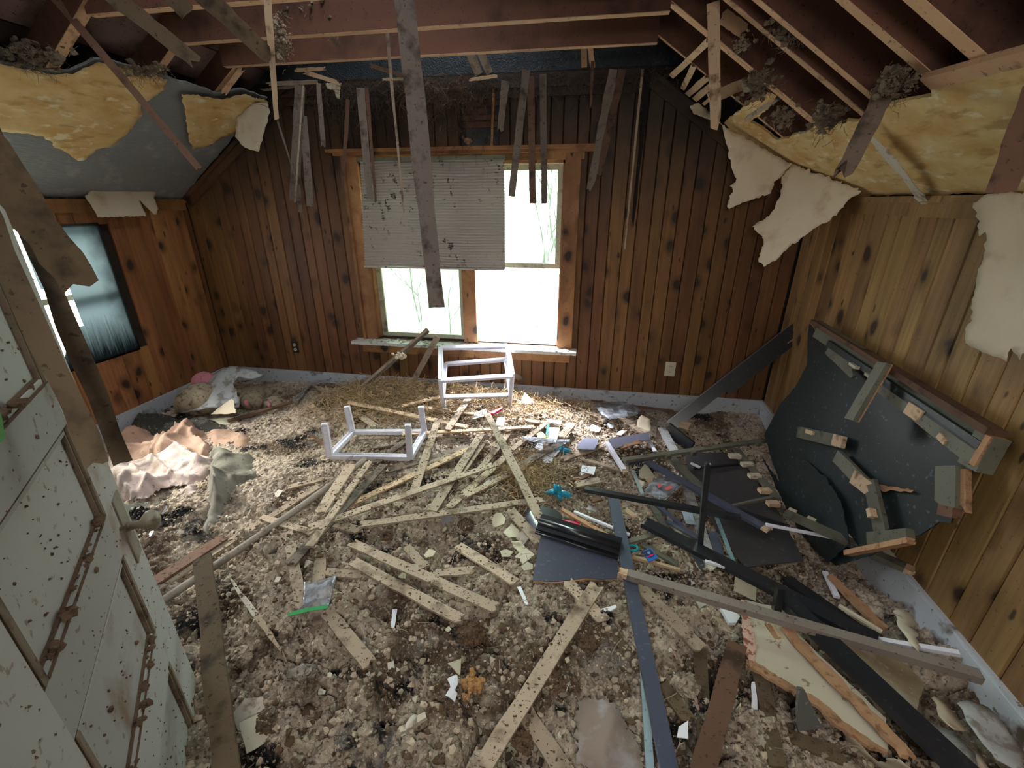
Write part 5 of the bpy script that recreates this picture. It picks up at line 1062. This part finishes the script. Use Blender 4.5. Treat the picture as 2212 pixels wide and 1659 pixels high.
# ---------------- bags
fb=hnoise(90)
def film(pts,lab,dz,seed,name='clear_bag',cat='bag',amp=.02,tl=None):
    q=[surf(*pts[0],dz),surf(*pts[len(pts)//3],dz),surf(*pts[2*len(pts)//3],dz+.02)]; pl=pl3(*q)
    if pl[1][2]<0: pl=(pl[0],-pl[1])
    f=hnoise(seed); V,Fc=sheet(pts,pl,.0012,.014,.002,disp=lambda a,b,d:amp*(f(a,b,26)*.5+(1-abs(math.sin(a*30+2*f(a,b,15))))*.6)*min(1,.2+d/.03)); return mk(name,V,Fc,M_bag,smooth=True,label=lab,category=cat),pl
bgo,pl=film([(655,1255),(672,1257),(700,1250),(728,1243),(722,1265),(712,1300),(710,1312),(640,1320),(655,1300)],'clear zip bag with a green closing strip lying across two laths',.075,91)
V,Fc=sheet([(620,1325),(660,1313),(709,1306),(709,1314),(665,1321),(622,1331)],(pl[0]+pl[1]*.006,pl[1]),.002,.02,.001); mk('zip_strip',V,Fc,M_greenzip,parent=bgo)
bb,pl=film([(1390,1060),(1412,1035),(1440,1028),(1473,1045),(1450,1068),(1430,1082),(1410,1072)],'torn clear wrapper with red print under the blue bar',.07,92,name='plastic_wrapper',cat='wrapper')
for pts in ([(1420,1048),(1427,1043),(1429,1048),(1423,1054)],[(1436,1054),(1450,1048),(1452,1054),(1440,1060)]):
    V,Fc=sheet(pts,(pl[0]+pl[1]*.015,pl[1]),.001,.01,.001); mk('red_print',V,Fc,flat('red_print',(.6,.10,.09)),parent=bb)
V,Fc=sheet([(1410,1070),(1455,1048),(1470,1050),(1432,1083)],(pl[0]-pl[1]*.01,pl[1]),.002,.02,.002); mk('white_liner',V,Fc,M_paper,parent=bb)
film([(1282,872),(1300,870),(1350,870),(1385,890),(1375,902),(1340,905),(1318,908),(1300,898)],'clear plastic film sheet lying near the back baseboard',.05,93,name='plastic_film',cat='plastic film')
film([(1125,942),(1160,945),(1200,948),(1232,950),(1230,956),(1190,957),(1150,955)],'clear curved plastic strip below the white cards',.06,94,name='plastic_film',cat='plastic film')
# brown stained paper and others near the back
V,Fc=sheet([(1376,908),(1385,895),(1396,900),(1403,905),(1408,932),(1380,937)],pl3(surf(1376,925,.03),surf(1408,932,.03),surf(1395,903,.08)),.002,.02,.003,disp=lambda a,b,d:.008*fb(a,b,25)); mk('stained_paper',V,Fc,M_cream,smooth=True,label='brown stained cream paper standing near the back, left of the black rail',category='paper')
V,Fc=sheet([(1123,872),(1133,848),(1142,855),(1155,870),(1140,875)],pl3(surf(1123,872,.02),surf(1155,870,.02),surf(1135,855,.06)),.002,.015,.003,disp=lambda a,b,d:.01*fb(a,b,35)); mk('stained_paper',V,Fc,M_paper,smooth=True,label='crumpled white paper in the straw right of the standing frame',category='paper')

# ---------------- broken black furniture on the right
def rail(p0,p1,w,t,mat,lab,name='furniture_rail',cat='board',wd=None,jag=.0,seed=0,group='pieces of the broken black furniture',end=None,splint=(1,1),blocks=(),rag=.0006,bm=M_drab,bs=.024,taper=(1,1)):
    o=empty(name,tuple((np.array(p0)+np.array(p1))/2),label=lab,category=cat,group=group)
    V,Fc=bar(p0,p1,w,t,wd,jag=jag,seed=seed,splint=splint,rag=rag,cols=6 if jag else 2,taper=taper); mk('rail_body',V,Fc,mat,parent=o)
    ax=unit(np.array(p1)-np.array(p0)); wv=np.array(wd) if wd is not None else np.cross(ax,(0,0,1)); wv=unit(wv-ax*(wv@ax))
    if end is not None:
        e=np.array(p1) if end>0 else np.array(p0); V,Fc=bar(e-ax*end*.002,e+ax*end*.035,w*.92,t*.8,wv,jag=.03,seed=seed+1,splint=(0,1),cols=6); mk('broken_end',V,Fc,M_new,parent=o)
    for f,side in blocks:
        c=np.array(p0)+(np.array(p1)-np.array(p0))*f+wv*side*(w*.5+bs*.45)
        V,Fc=bar(c-ax*bs*.7,c+ax*bs*.7,bs,bs,wv,segs=1,rag=0,cols=1); mk('glue_block',V,Fc,bm,parent=o)
    return o
# big panel leaning on the right wall
PA,PB,PC=onX(1760,695,1.30),onX(2150,935,1.31),onZ(1800,1220,.08)
PB_=pl3(PA,PB,PC); pn=PB_[1]
big=empty('broken_cabinet_back',tuple(PC),label='large dark green broken cabinet panel leaning on the right wall',category='cabinet panel')
fw_=hnoise(5)
V,Fc=sheet([(1748,700),(1765,725),(2120,960),(2100,1010),(2050,1130),(2025,1126),(1985,1155),(1870,1202),(1805,1222),(1770,1190),(1740,1150),(1700,1080),(1672,1010),(1652,940),(1690,870),(1720,835),(1742,790),(1745,740)],PB_,.006,.05,.004,disp=lambda a,b,d:.008*fw_(a,b,4)); mk('back_panel',V,Fc,M_grn,parent=big)
# second torn layer
V,Fc=sheet([(1655,990),(1690,1040),(1725,990),(1745,995),(1790,1030),(1830,1085),(1850,1180),(1800,1218),(1770,1190),(1735,1150),(1700,1085)],PB_,.004,.04,.006,off=.025,disp=lambda a,b,d:.012*fw_(a,b,6)); mk('torn_layer',V,Fc,M_grn,parent=big)
def pq(u,v,o): return onpl(u,v,PB_[0]+pn*o,pn)
def onp(a,b,w,t,o,mat,name,jag=0,par=big,seed=0,cols=3,sp=(0,1)):
    A_,B_=pq(*a,o),pq(*b,o); V,Fc=bar(A_,B_,w,t,np.cross(B_-A_,pn),jag=jag,cols=cols,seed=seed,rag=.001,splint=sp); return mk(name,V,Fc,mat,parent=par)
o=onp((1768,712),(2140,955),.085,.03,.025,M_drab,'top_rail'); onp((1762,696),(2152,936),.022,.06,.035,M_lathb,'top_edge')
onp((1790,742),(2120,965),.03,.02,.05,M_grn,'inner_ledge')
onp((2145,940),(2105,1012),.07,.05,.03,M_drab,'corner_post'); onp((2155,945),(2118,1008),.02,.055,.035,M_raw,'raw_edge')
onp((1900,830),(2110,990),.055,.02,.05,M_drab,'middle_rail',seed=2); onp((1790,755),(1850,810),.05,.015,.05,M_drab,'rail_stub',.06,seed=3)
onp((1855,800),(1830,870),.0001,.0001,.0,M_grn,'rail_stub') if False else None
A_=pq(1910,785,.10);B_=pq(1838,908,.16); V,Fc=bar(A_,B_,.055,.022,np.cross(B_-A_,pn),seed=4,rag=.001); mk('loose_rail',V,Fc,M_drab,parent=big); V,Fc=bar(A_+pn*-.013,B_+pn*-.013,.058,.006,np.cross(B_-A_,pn),seed=4); mk('raw_edge',V,Fc,M_raw,parent=big)
onp((1725,933),(1820,955),.060,.016,.035,M_drab,'back_slat',.02,seed=5); onp((1802,950),(1824,956),.055,.02,.037,M_new,'split_face',.01,seed=6); onp((1742,931),(1758,937),.02,.012,.05,M_new,'split_face',.01,seed=7)
onp((1960,880),(1990,900),.045,.012,.062,M_new,'split_face',.005,seed=8); onp((2028,940),(2045,957),.02,.01,.062,M_new,'split_face',.005,seed=9)
onp((1808,985),(1872,1050),.060,.018,.035,M_drab,'back_slat',.03,seed=10); onp((1845,1030),(1885,1060),.058,.02,.04,M_new,'split_face',.03,seed=11); onp((1880,1040),(1905,1150),.060,.018,.04,M_drab,'back_slat',.0,seed=12)
onp((1880,1165),(1968,1158),.05,.03,.05,M_drab,'foot_rail',.01,seed=13); onp((1830,1195),(1970,1168),.020,.03,.055,M_raw,'raw_edge',.02,seed=14); onp((1882,1100),(1886,1118),.02,.03,.06,M_new,'glue_block')
onp((2052,1008),(2050,1100),.075,.03,.045,M_drab,'end_post',.03,seed=15); onp((2078,1015),(2078,1110),.045,.02,.035,M_raw,'raw_edge',.05,seed=16); onp((2035,1102),(2070,1110),.035,.03,.05,M_lathb,'block',.01,seed=17)
onp((1838,786),(1852,795),.012,.02,.07,M_hard,'peg'); onp((1872,808),(1890,820),.012,.02,.08,M_hard,'peg')
# crack
V,Fc=sheet([(1900,1048),(1935,1052),(1980,1060),(1975,1066),(1935,1060),(1915,1064)],PB_,.002,.02,.003,off=.012); mk('torn_edge',V,Fc,M_raw,parent=big)
# long black rail from the corner down to the floor
a=onY(1742,692,3.16); b=surf(1448,922,.06); wd=np.cross(b-a,unit((a+b)/2-CAM))
rl=rail(a,b,.075,.035,M_blk,'long black rail leaning into the right back corner, speckled with paint',jag=.03,wd=wd,seed=21,name='leaning_rail',splint=(1,0))
n_=unit(wd); n_=n_ if n_[2]<0 else -n_
V,Fc=bar(a+(b-a)*.12+n_*.05,a+(b-a)*.62+n_*.05,.05,.02,wd,jag=.06,seed=22,cols=6); mk('lower_ledge',V,Fc,M_blk,parent=rl); V,Fc=bar(a+(b-a)*.10+n_*.035,a+(b-a)*.17+n_*.035,.02,.03,wd,seed=2); mk('broken_block',V,Fc,M_raw,parent=rl)
V,Fc=bar(a+(b-a)*.1-n_*.040,b-n_*.040,.006,.03,wd,seed=3,rag=0); mk('bevel_edge',V,Fc,M_bluebar,parent=rl)
a=surf(1441,925,.06);b=surf(1494,968,.04); rail(a,b,.09,.02,M_blk,'short black board end at the foot of the leaning rail',wd=(0,.3,1),seed=23,jag=.01)
V,Fc=bar(surf(1470,915,.10),surf(1490,922,.10),.05,.03,seed=5); mk('wood_block',V,Fc,M_new,label='small raw wood block at the foot of the leaning rail',category='block')
# flat dark panel with dovetailed edge strip
pan=[(1481,979),(1580,977),(1600,1000),(1681,1103),(1737,1210),(1610,1225),(1575,1180),(1532,1118),(1505,1060),(1486,1012)]
q=[surf(1486,1012,.06),surf(1600,985,.07),surf(1640,1215,.07)]; pl=pl3(*q)
fp=empty('drawer_bottom',tuple(q[0]),label='flat black drawer panel lying in the middle of the right side',category='drawer panel')
V,Fc=sheet(pan,pl,.006,.06,.001); mk('panel_sheet',V,Fc,stuffmat('charcoal_panel_sheen',(.045,.045,.048),(.034,.034,.037),(.1,.1,.1),3,.72,.8,rough=.38,spec=.9,bmp=.05,fs=30),parent=fp)  # grey base lifted to carry the black panel's reflection
def of(u,v,o): return onpl(u,v,pl[0]+pl[1]*o,pl[1])
V,Fc=bar(of(1590,970,.02),of(1680,1078,.02),.035,.018,np.cross(of(1680,1078,.02)-of(1590,970,.02),pl[1])); mk('edge_strip',V,Fc,M_drab,parent=fp)
for (u,v) in ((1585,985),(1612,1003),(1628,1028),(1650,1060),(1668,1088)): 
    V,Fc=bar(of(u-10,v,.03),of(u+14,v,.03),.035,.02,np.cross((1,0,0),pl[1])); mk('glue_block',V,Fc,M_hard if u<1650 else M_new,parent=fp)
V,Fc=bar(of(1584,1092,.02),of(1676,1072,.02),.014,.012,np.cross(of(1676,1072,.02)-of(1584,1092,.02),pl[1])); mk('groove_strip',V,Fc,M_drab,parent=fp)
V,Fc=bar(of(1500,1012,.03),of(1596,1003,.01),.01,.012,(0,1,0)); mk('upper_lip',V,Fc,M_blk,parent=fp)
# bars lying on and around it
def srf(u,v,d): return surf(u,v,d)
R_=[((1397,997),(1648,1138),.045,.014,.10,.13,M_bluebar,'blue-sheened bar with a splintered pale end crossing the drawer panel',dict(end=1,seed=31)),
((1347,994),(1655,951),.036,.016,.11,.11,M_drab,'grey bar with three wooden blocks beyond the drawer panel',dict(blocks=((.26,1),(.43,1),(.91,1)),seed=32,jag=.02,splint=(0,1))),
((1450,990),(1514,1055),.055,.016,.08,.09,M_drab,'short olive bar between the blue bar and the blocks',dict(end=1,seed=33)),
((1264,1057),(1600,1119),.030,.022,.10,.14,M_blk,'straight black bar with a sawn end left of the standing stick',dict(seed=34)),
((1325,1080),(1447,1672),.052,.018,.14,.12,M_bluebar,'long blue-black rail running down to the bottom edge',dict(seed=35,taper=(1,.9))),
((1389,1430),(1405,1680),.022,.012,.06,.05,stuffmat('pale_blue_strip',(.32,.42,.46),(.25,.34,.38),(.2,.2,.2),5,rough=.3),'pale blue thin strip beside the long blue-black rail',dict(seed=36)),
((1391,1128),(1895,1385),.062,.02,.12,.12,M_blk,'long black board running from the centre right down to the hardboard',dict(seed=37,jag=.03,splint=(1,0))),
((1355,1241),(2118,1462),.036,.026,.12,.16,stuffmat('grey_tan_rail',(.30,.26,.23),(.20,.165,.14),(.07,.05,.04),6,.6,.75,bmp=.2),'very long grey-topped rail reaching to the right baseboard',dict(seed=38,end=-1)),
((1700,1300),(2090,1675),.058,.034,.14,.20,M_blk,'heavy black rail running out at the bottom right',dict(seed=39)),
((1868,1378),(2072,1412),.018,.014,.10,.14,M_plast,'thin white edged strip pointing at the right baseboard',dict(seed=40)),
((1696,1108),(1955,1226),.045,.022,.18,.20,M_drab,'olive rail with wooden blocks lying at the foot of the leaning panel',dict(end=1,seed=41,blocks=((.04,-1),(.22,-1),(.55,-1),(.86,-1)),bm=M_hard)),
((1655,1133),(1792,1160),.016,.008,.16,.18,M_plast,'pale curved strip from the splintered bar to the olive rail',dict(seed=42)),
((1311,957),(1348,1016),.026,.018,.08,.10,M_plast,'white channel strip with a broken end beyond the drawer pieces',dict(seed=43,end=1)),
((1368,1018),(1388,1068),.016,.012,.06,.08,stuffmat('pale_teal_strip',(.35,.42,.42),(.25,.33,.34),(.2,.2,.2),5,rough=.3),'pale grooved strip touching the wrapper',dict(seed=44)),
((1240,1105),(1360,1155),.012,.010,.08,.08,M_plast,'thin pale strip lying behind the black moulding',dict(seed=45)),
((1212,1100),(1330,1168),.020,.012,.08,.08,M_raw,'raw orange edged strip lying behind the black moulding',dict(seed=46,jag=.03)),
((1352,1172),(1425,1152),.024,.012,.08,.09,M_drab,'grey grooved bar right of the long blue-black rail',dict(seed=47)),
((1385,1175),(1465,1220),.028,.012,.07,.05,M_drab,'grey grooved bar behind the printed card',dict(seed=48)),
((1340,1195),(1470,1232),.014,.012,.05,.05,M_new,'pale split edge under the grooved bar',dict(seed=49,jag=.03)),
((1415,1088),(1500,1160),.026,.012,.06,.06,M_bluebar,'bluish bar under the straight black bar',dict(seed=50)),
((1408,1092),(1440,1145),.030,.014,.05,.05,M_drab,'short grey bar end under the straight black bar',dict(seed=51)),
((1452,1088),(1446,1130),.030,.010,.06,.06,M_lathd,'short grey board under the straight black bar',dict(seed=52)),
((1448,1128),(1475,1165),.026,.010,.05,.05,M_plas,'grey split wood tip beside the standing stick',dict(seed=53,jag=.03)),
((1486,1060),(1530,1200),.050,.014,.05,.05,M_foil,'pale grey board lying along the left side of the drawer panel',dict(seed=54)),
((1430,925),(1462,985),.055,.012,.05,.05,M_foil,'grey grooved board beside the foot of the leaning rail',dict(seed=55)),
((1545,1110),(1585,1215),.014,.012,.09,.09,stuffmat('aqua_edge_strip',(.22,.36,.38),(.16,.28,.30),(.1,.12,.12),5,rough=.3),'thin aqua strip along the drawer panel edge',dict(seed=56)),
((1523,1212),(1590,1232),.012,.010,.12,.13,M_plast,'short white strip lying on the long black board',dict(seed=57)),
((1355,1001),(1425,985),.020,.018,.05,.05,M_bluebar,'short black strip behind the grey bar with blocks',dict(seed=58,blocks=((.85,1),))),
((1790,1241),(1912,1362),.034,.014,.10,.04,M_raw,'rough brown core board end near the right baseboard',dict(seed=59,jag=.04,rag=.005)),
((1782,1236),(1808,1290),.020,.012,.08,.06,M_plast,'pale blue tip of a strip under the leaning panel',dict(seed=60)),
((1812,1308),(1905,1365),.014,.010,.08,.06,M_hard,'thin yellowish strip beside the rough brown board end',dict(seed=61)),
((1700,1252),(1870,1372),.050,.02,.05,.04,M_blk,'black board in shadow below the leaning panel',dict(seed=62)),
((1655,1345),(1688,1400),.018,.012,.11,.10,M_raw,'orange split strip on the beige hardboard',dict(seed=63,jag=.03)),
((1666,1350),(1706,1410),.022,.010,.11,.10,M_new,'white split strip on the beige hardboard',dict(seed=64,jag=.03)),
((1888,1554),(1913,1634),.010,.010,.10,.09,M_plast,'thin white strip standing at the lower tip of the hardboard',dict(seed=65)),
((1440,1126),(1512,1166),.022,.010,.08,.08,M_bluebar,'narrow bluish bar tip crossing toward the standing stick',dict(seed=80)),
((1597,1106),(1705,1142),.034,.018,.10,.14,M_blk,'black bar running from the straight bar to the olive rail',dict(seed=81)),
((1350,1100),(1375,1120),.030,.008,.05,.05,M_new,'white splintered wood bit right of the long blue-black rail',dict(seed=82,jag=.02)),
((1276,1082),(1300,1076),.035,.010,.05,.05,M_lathb,'brown wood chunk above the strips behind the moulding',dict(seed=83,jag=.02)),
((1268,1096),(1290,1104),.030,.006,.05,.05,M_foil,'bluish grey shard below the brown wood chunk',dict(seed=84,jag=.01)),
((1512,1010),(1492,1000),.016,.008,.11,.11,M_plast,'small white plastic bit at the short olive bar',dict(seed=85)),
((1395,940),(1415,975),.022,.010,.05,.05,M_plast,'white strip end left of the grey grooved board',dict(seed=86)),
((1540,1150),(1556,1215),.045,.008,.04,.04,M_bluebar,'bluish board under the aqua strip',dict(seed=87)),
((1500,1195),(1530,1245),.030,.010,.05,.02,M_bluebar,'dark bluish board end below the standing stick',dict(seed=88)),
((1240,1040),(1284,1020),.03,.012,.03,.03,M_lathb,'brown wood offcut beside the dark chip near the gloves',dict(seed=66,jag=.03)),
]
for a,b,w,t,d0,d1,m,lab,kw in R_: rail(surf(*a,d0),surf(*b,d1),w,t,m,lab,**kw)
# standing black stick
a=surf(1511,1184,.10); q=ray(1529,999); b=CAM+q*((a[1]+.06-CAM[1])/q[1]); rail(a,b,.022,.02,M_blk,'thin black stick standing upright among the rails',seed=70,wd=(1,0,0),jag=.04,splint=(0,1),name='standing_stick')
a=surf(1676,1322,.10); q=ray(1687,1268); b=CAM+q*((a[1]-CAM[1])/q[1]); rail(a,b,.026,.024,M_blk,'short black leg stub standing on the long rail',seed=71,wd=(1,0,0),name='standing_stub')
# drawer front with rounded moulding
c0,c1,c2=surf(1150,1254,.05),surf(1333,1251,.06),surf(1172,1140,.12); pl=pl3(c0,c1,c2)
df=empty('moulded_drawer_board',tuple(c0),label='black drawer front with a rounded moulding, broken along its lower edge',category='drawer front')
V,Fc=sheet([(1150,1254),(1170,1145),(1336,1190),(1333,1250),(1300,1251),(1270,1248),(1240,1251),(1200,1256)],pl,.008,.03,.001); mk('front_panel',V,Fc,M_bluebar,parent=df)
V,Fc=sheet([(1152,1253),(1200,1255),(1240,1250),(1270,1247),(1333,1249),(1333,1252),(1270,1252),(1240,1256),(1200,1259),(1152,1257)],(pl[0]-pl[1]*.004,pl[1]),.006,.02,.001); mk('raw_edge',V,Fc,M_raw,parent=df)
a=onpl(1164,1128,pl[0]+pl[1]*.02,pl[1]);b=onpl(1340,1182,pl[0]+pl[1]*.02,pl[1])
V,Fc=tube([a,b],.020,14); mk('round_moulding',V,Fc,M_blk,parent=df,smooth=True)
up2=unit(np.cross(pl[1],b-a)); up2=up2 if up2[1]>0 else -up2
V,Fc=bar(a-up2*.03,b-up2*.03,.02,.014,up2,rag=0); mk('moulding_step',V,Fc,M_blk,parent=df)
V,Fc=bar(a+up2*.026,b+up2*.026,.03,.02,up2,rag=0); mk('moulding_back',V,Fc,M_blk,parent=df)
V,Fc=tube([a-up2*.05+pl[1]*-.008,b-up2*.05+pl[1]*-.008],.007,8); mk('moulding_bead',V,Fc,M_blk,parent=df,smooth=True)
pat([(1168,1092),(1200,1100),(1215,1115),(1212,1130),(1172,1118)],M_blk,'small black panel piece behind the left end of the moulding','black_panel_piece','panel',dz=.09)
pat([(1138,1100),(1150,1095),(1170,1160),(1158,1158),(1135,1118)],M_bluebar,'dark blue panel piece under the diagonal lath end','black_panel_piece','panel',dz=.05)
pat([(1246,962),(1262,946),(1290,948),(1291,958),(1284,972),(1250,970)],stuffmat('lavender_sheen_panel',(.22,.23,.32),(.18,.19,.27),(.2,.15,.12),4,.7,.8,rough=.3,spec=.7),'small lavender grey panel piece beyond the laths','black_panel_piece','panel',dz=.06)
pat([(1314,948),(1400,938),(1405,955),(1380,955),(1350,963),(1330,970),(1318,962)],stuffmat('slate_sheen_panel',(.12,.12,.17),(.09,.09,.13),(.2,.15,.12),4,.7,.8,rough=.3,spec=.7),'slate grey panel piece with a broken brown lower edge','black_panel_piece','panel',dz=.07)
V,Fc=sheet([(1340,969),(1352,958),(1365,957),(1375,950),(1392,944),(1395,949),(1380,958),(1365,961),(1350,967)],pl3(surf(1340,969,.078),surf(1392,944,.078),surf(1365,961,.078)),.006,.015,.002); mk('raw_edge_piece',V,Fc,M_raw,label='torn brown fibre edge of the slate grey panel piece',category='panel edge')
pat([(1267,1010),(1300,1005),(1296,1025),(1282,1040),(1280,1030)],M_foil,'dark grey shard beside the cards with a pencil line','black_panel_piece','panel',dz=.03) if False else None
pat([(1470,1095),(1492,1098),(1503,1133),(1482,1130)],stuffmat('pale_blue_board',(.45,.55,.66),(.38,.48,.58),(.2,.2,.2),5,rough=.35,spec=.6),'pale blue board piece between the bars left of the drawer panel','pale_board_piece','panel',dz=.06)
# hardboards in the right foreground
hq=pl3(surf(1610,1310,.10),surf(1700,1325,.10),surf(1905,1620,.10))
hb=empty('hardboard_sheet',tuple(surf(1700,1450,.05)),label='beige hardboard sheet with torn brown edges in the right foreground',category='hardboard')
V,Fc=sheet([(1602,1295),(1690,1318),(1720,1370),(1790,1440),(1880,1530),(1912,1560),(1916,1632),(1870,1610),(1805,1560),(1770,1522),(1720,1500),(1690,1475),(1640,1442),(1620,1425),(1610,1380)],hq,.006,.04,.003); mk('board_sheet',V,Fc,M_hard,parent=hb)
V,Fc=sheet([(1600,1295),(1614,1300),(1625,1345),(1634,1400),(1632,1430),(1616,1428),(1606,1380)],(hq[0]+hq[1]*.003,hq[1]),.003,.02,.003); mk('spotted_strip',V,Fc,M_pinkb,parent=hb)
V,Fc=sheet([(1612,1424),(1640,1436),(1700,1475),(1770,1518),(1812,1556),(1880,1608),(1912,1628),(1914,1636),(1870,1617),(1800,1568),(1765,1530),(1690,1484),(1635,1450),(1614,1436)],(hq[0]+hq[1]*.002,hq[1]),.010,.02,.004); mk('torn_edge',V,Fc,M_raw,parent=hb)
V,Fc=bar(onpl(1690,1352,hq[0]+hq[1]*.03,hq[1]),onpl(1970,1640,hq[0]+hq[1]*.05,hq[1]),.03,.014,np.cross((1,-1,0),hq[1]),jag=.03,rag=.006,seed=9,segs=14); mk('split_edge_strip',V,Fc,M_raw,parent=hb)
V,Fc=sheet([(1828,1525),(1850,1520),(1868,1536),(1868,1548),(1832,1538)],(hq[0]+hq[1]*.006,hq[1]),.003,.02,.002); mk('paint_scar',V,Fc,M_plas,parent=hb)
h2=pl3(surf(1800,1370,.10),surf(1990,1480,.05),surf(1880,1520,.10))
V,Fc=sheet([(1790,1375),(1870,1390),(1925,1400),(1998,1478),(1985,1520),(1975,1538),(1905,1540),(1850,1470),(1800,1410)],h2,.006,.04,.004); mk('hardboard_sheet',V,Fc,stuffmat('tan_hardboard',(.36,.27,.17),(.27,.19,.12),(.45,.40,.30),3,.5,.62),label='tan hardboard sheet under the heavy black rail, nearer the right wall',category='hardboard')
pat([(1725,1487),(1737,1489),(1770,1560),(1780,1572),(1728,1580),(1722,1545)],stuffmat('grey_panel',(.12,.12,.11),(.09,.09,.085),(.2,.18,.15),4),'dark grey triangular board piece standing on the hardboard edge','triangle_board','board piece',plane=pl3(surf(1722,1575,.08),surf(1778,1570,.08),surf(1740,1510,.17)),th=.008)
cl=M_cream
fz=hnoise(61)
def paper(pts,lab,mat,dz,seed):
    q=[surf(*pts[0],dz),surf(*pts[len(pts)//3],dz),surf(*pts[2*len(pts)//3],dz+.03)]; pl=pl3(*q)
    if pl[1][2]<0: pl=(pl[0],-pl[1])
    f=hnoise(seed); V,Fc=sheet(pts,pl,.002,.03,.006,disp=lambda a,b,d:.02*f(a,b,9)); return mk('fallen_ceiling_paper',V,Fc,mat,smooth=True,label=lab,category='paper',group='fallen ceiling paper by the right wall')
paper([(1822,1580),(1850,1590),(1900,1640),(1942,1630),(1960,1650),(1990,1700),(1870,1700),(1845,1640)],'cream paper at the bottom edge in front of the hardboard tip',M_cream,.05,1)
paper([(2020,1503),(2045,1520),(2075,1560),(2088,1580),(2060,1575),(2030,1545)],'cream curled paper standing beside the tan hardboard',M_cream,.12,2)
paper([(2065,1525),(2100,1520),(2130,1535),(2200,1600),(2230,1680),(2150,1640),(2110,1590)],'silvery grey paper sheet in the bottom right corner',M_foil,.12,3)
paper([(1975,1545),(2010,1560),(2080,1600),(2125,1640),(2160,1680),(2050,1680),(2010,1600)],'cream and grey paper pieces at the bottom right, beside the heavy rail',M_cream,.08,4)
paper([(2005,1560),(2060,1575),(2110,1620),(2115,1645),(2050,1615)],'grey folded paper strip lying on the cream paper at the bottom right',M_foil,.10,5)
paper([(1930,1315),(1965,1320),(1975,1350),(1990,1420),(1960,1380),(1935,1350)],'dirty cream paper against the right baseboard',M_hard,.10,6)
# ---------------- outside
def tree(x,y,h,seed,lab):
    g=random.Random(seed); V=[];L=[]
    def grow(p,d,l,r,k):
        q=p+d*l; L.append(tube([p,(p+q)/2+np.array([g.gauss(0,.03),0,g.gauss(0,.03)])*l,q],[r,r*.8,r*.6],5,False))
        if k>0:
            for _ in range(g.choice([2,3])):
                nd=unit(d+np.array([g.gauss(0,.5),g.gauss(0,.3),g.uniform(-.1,.4)])); grow(p+d*l*g.uniform(.5,1),nd,l*.62,r*.5,k-1)
    grow(np.array([x,y,-1.1]),unit((g.gauss(0,.08),0,1)),h,.05*h/3,3); V,Fc=join(L); mk('bare_sapling',V,Fc,M_twig,label=lab,category='tree',group='bare saplings outside the back window')
for i,(x,y,h,l) in enumerate([(-.9,8,2.2,'bare sapling nearest the right post of the open window'),(-.5,7,2.6,'forked bare sapling in the middle of the open window'),(-1.15,9,1.9,'thin bare sapling at the left of the open window'),(-3.4,8.5,1.1,'low bare bush seen through the left sash'),(-2.6,8.,1.0,'low bare bush right in the left sash'),(-4.0,10,1.4,'far bare bush at the left of the left sash')]): tree(x,y,h,i,l)
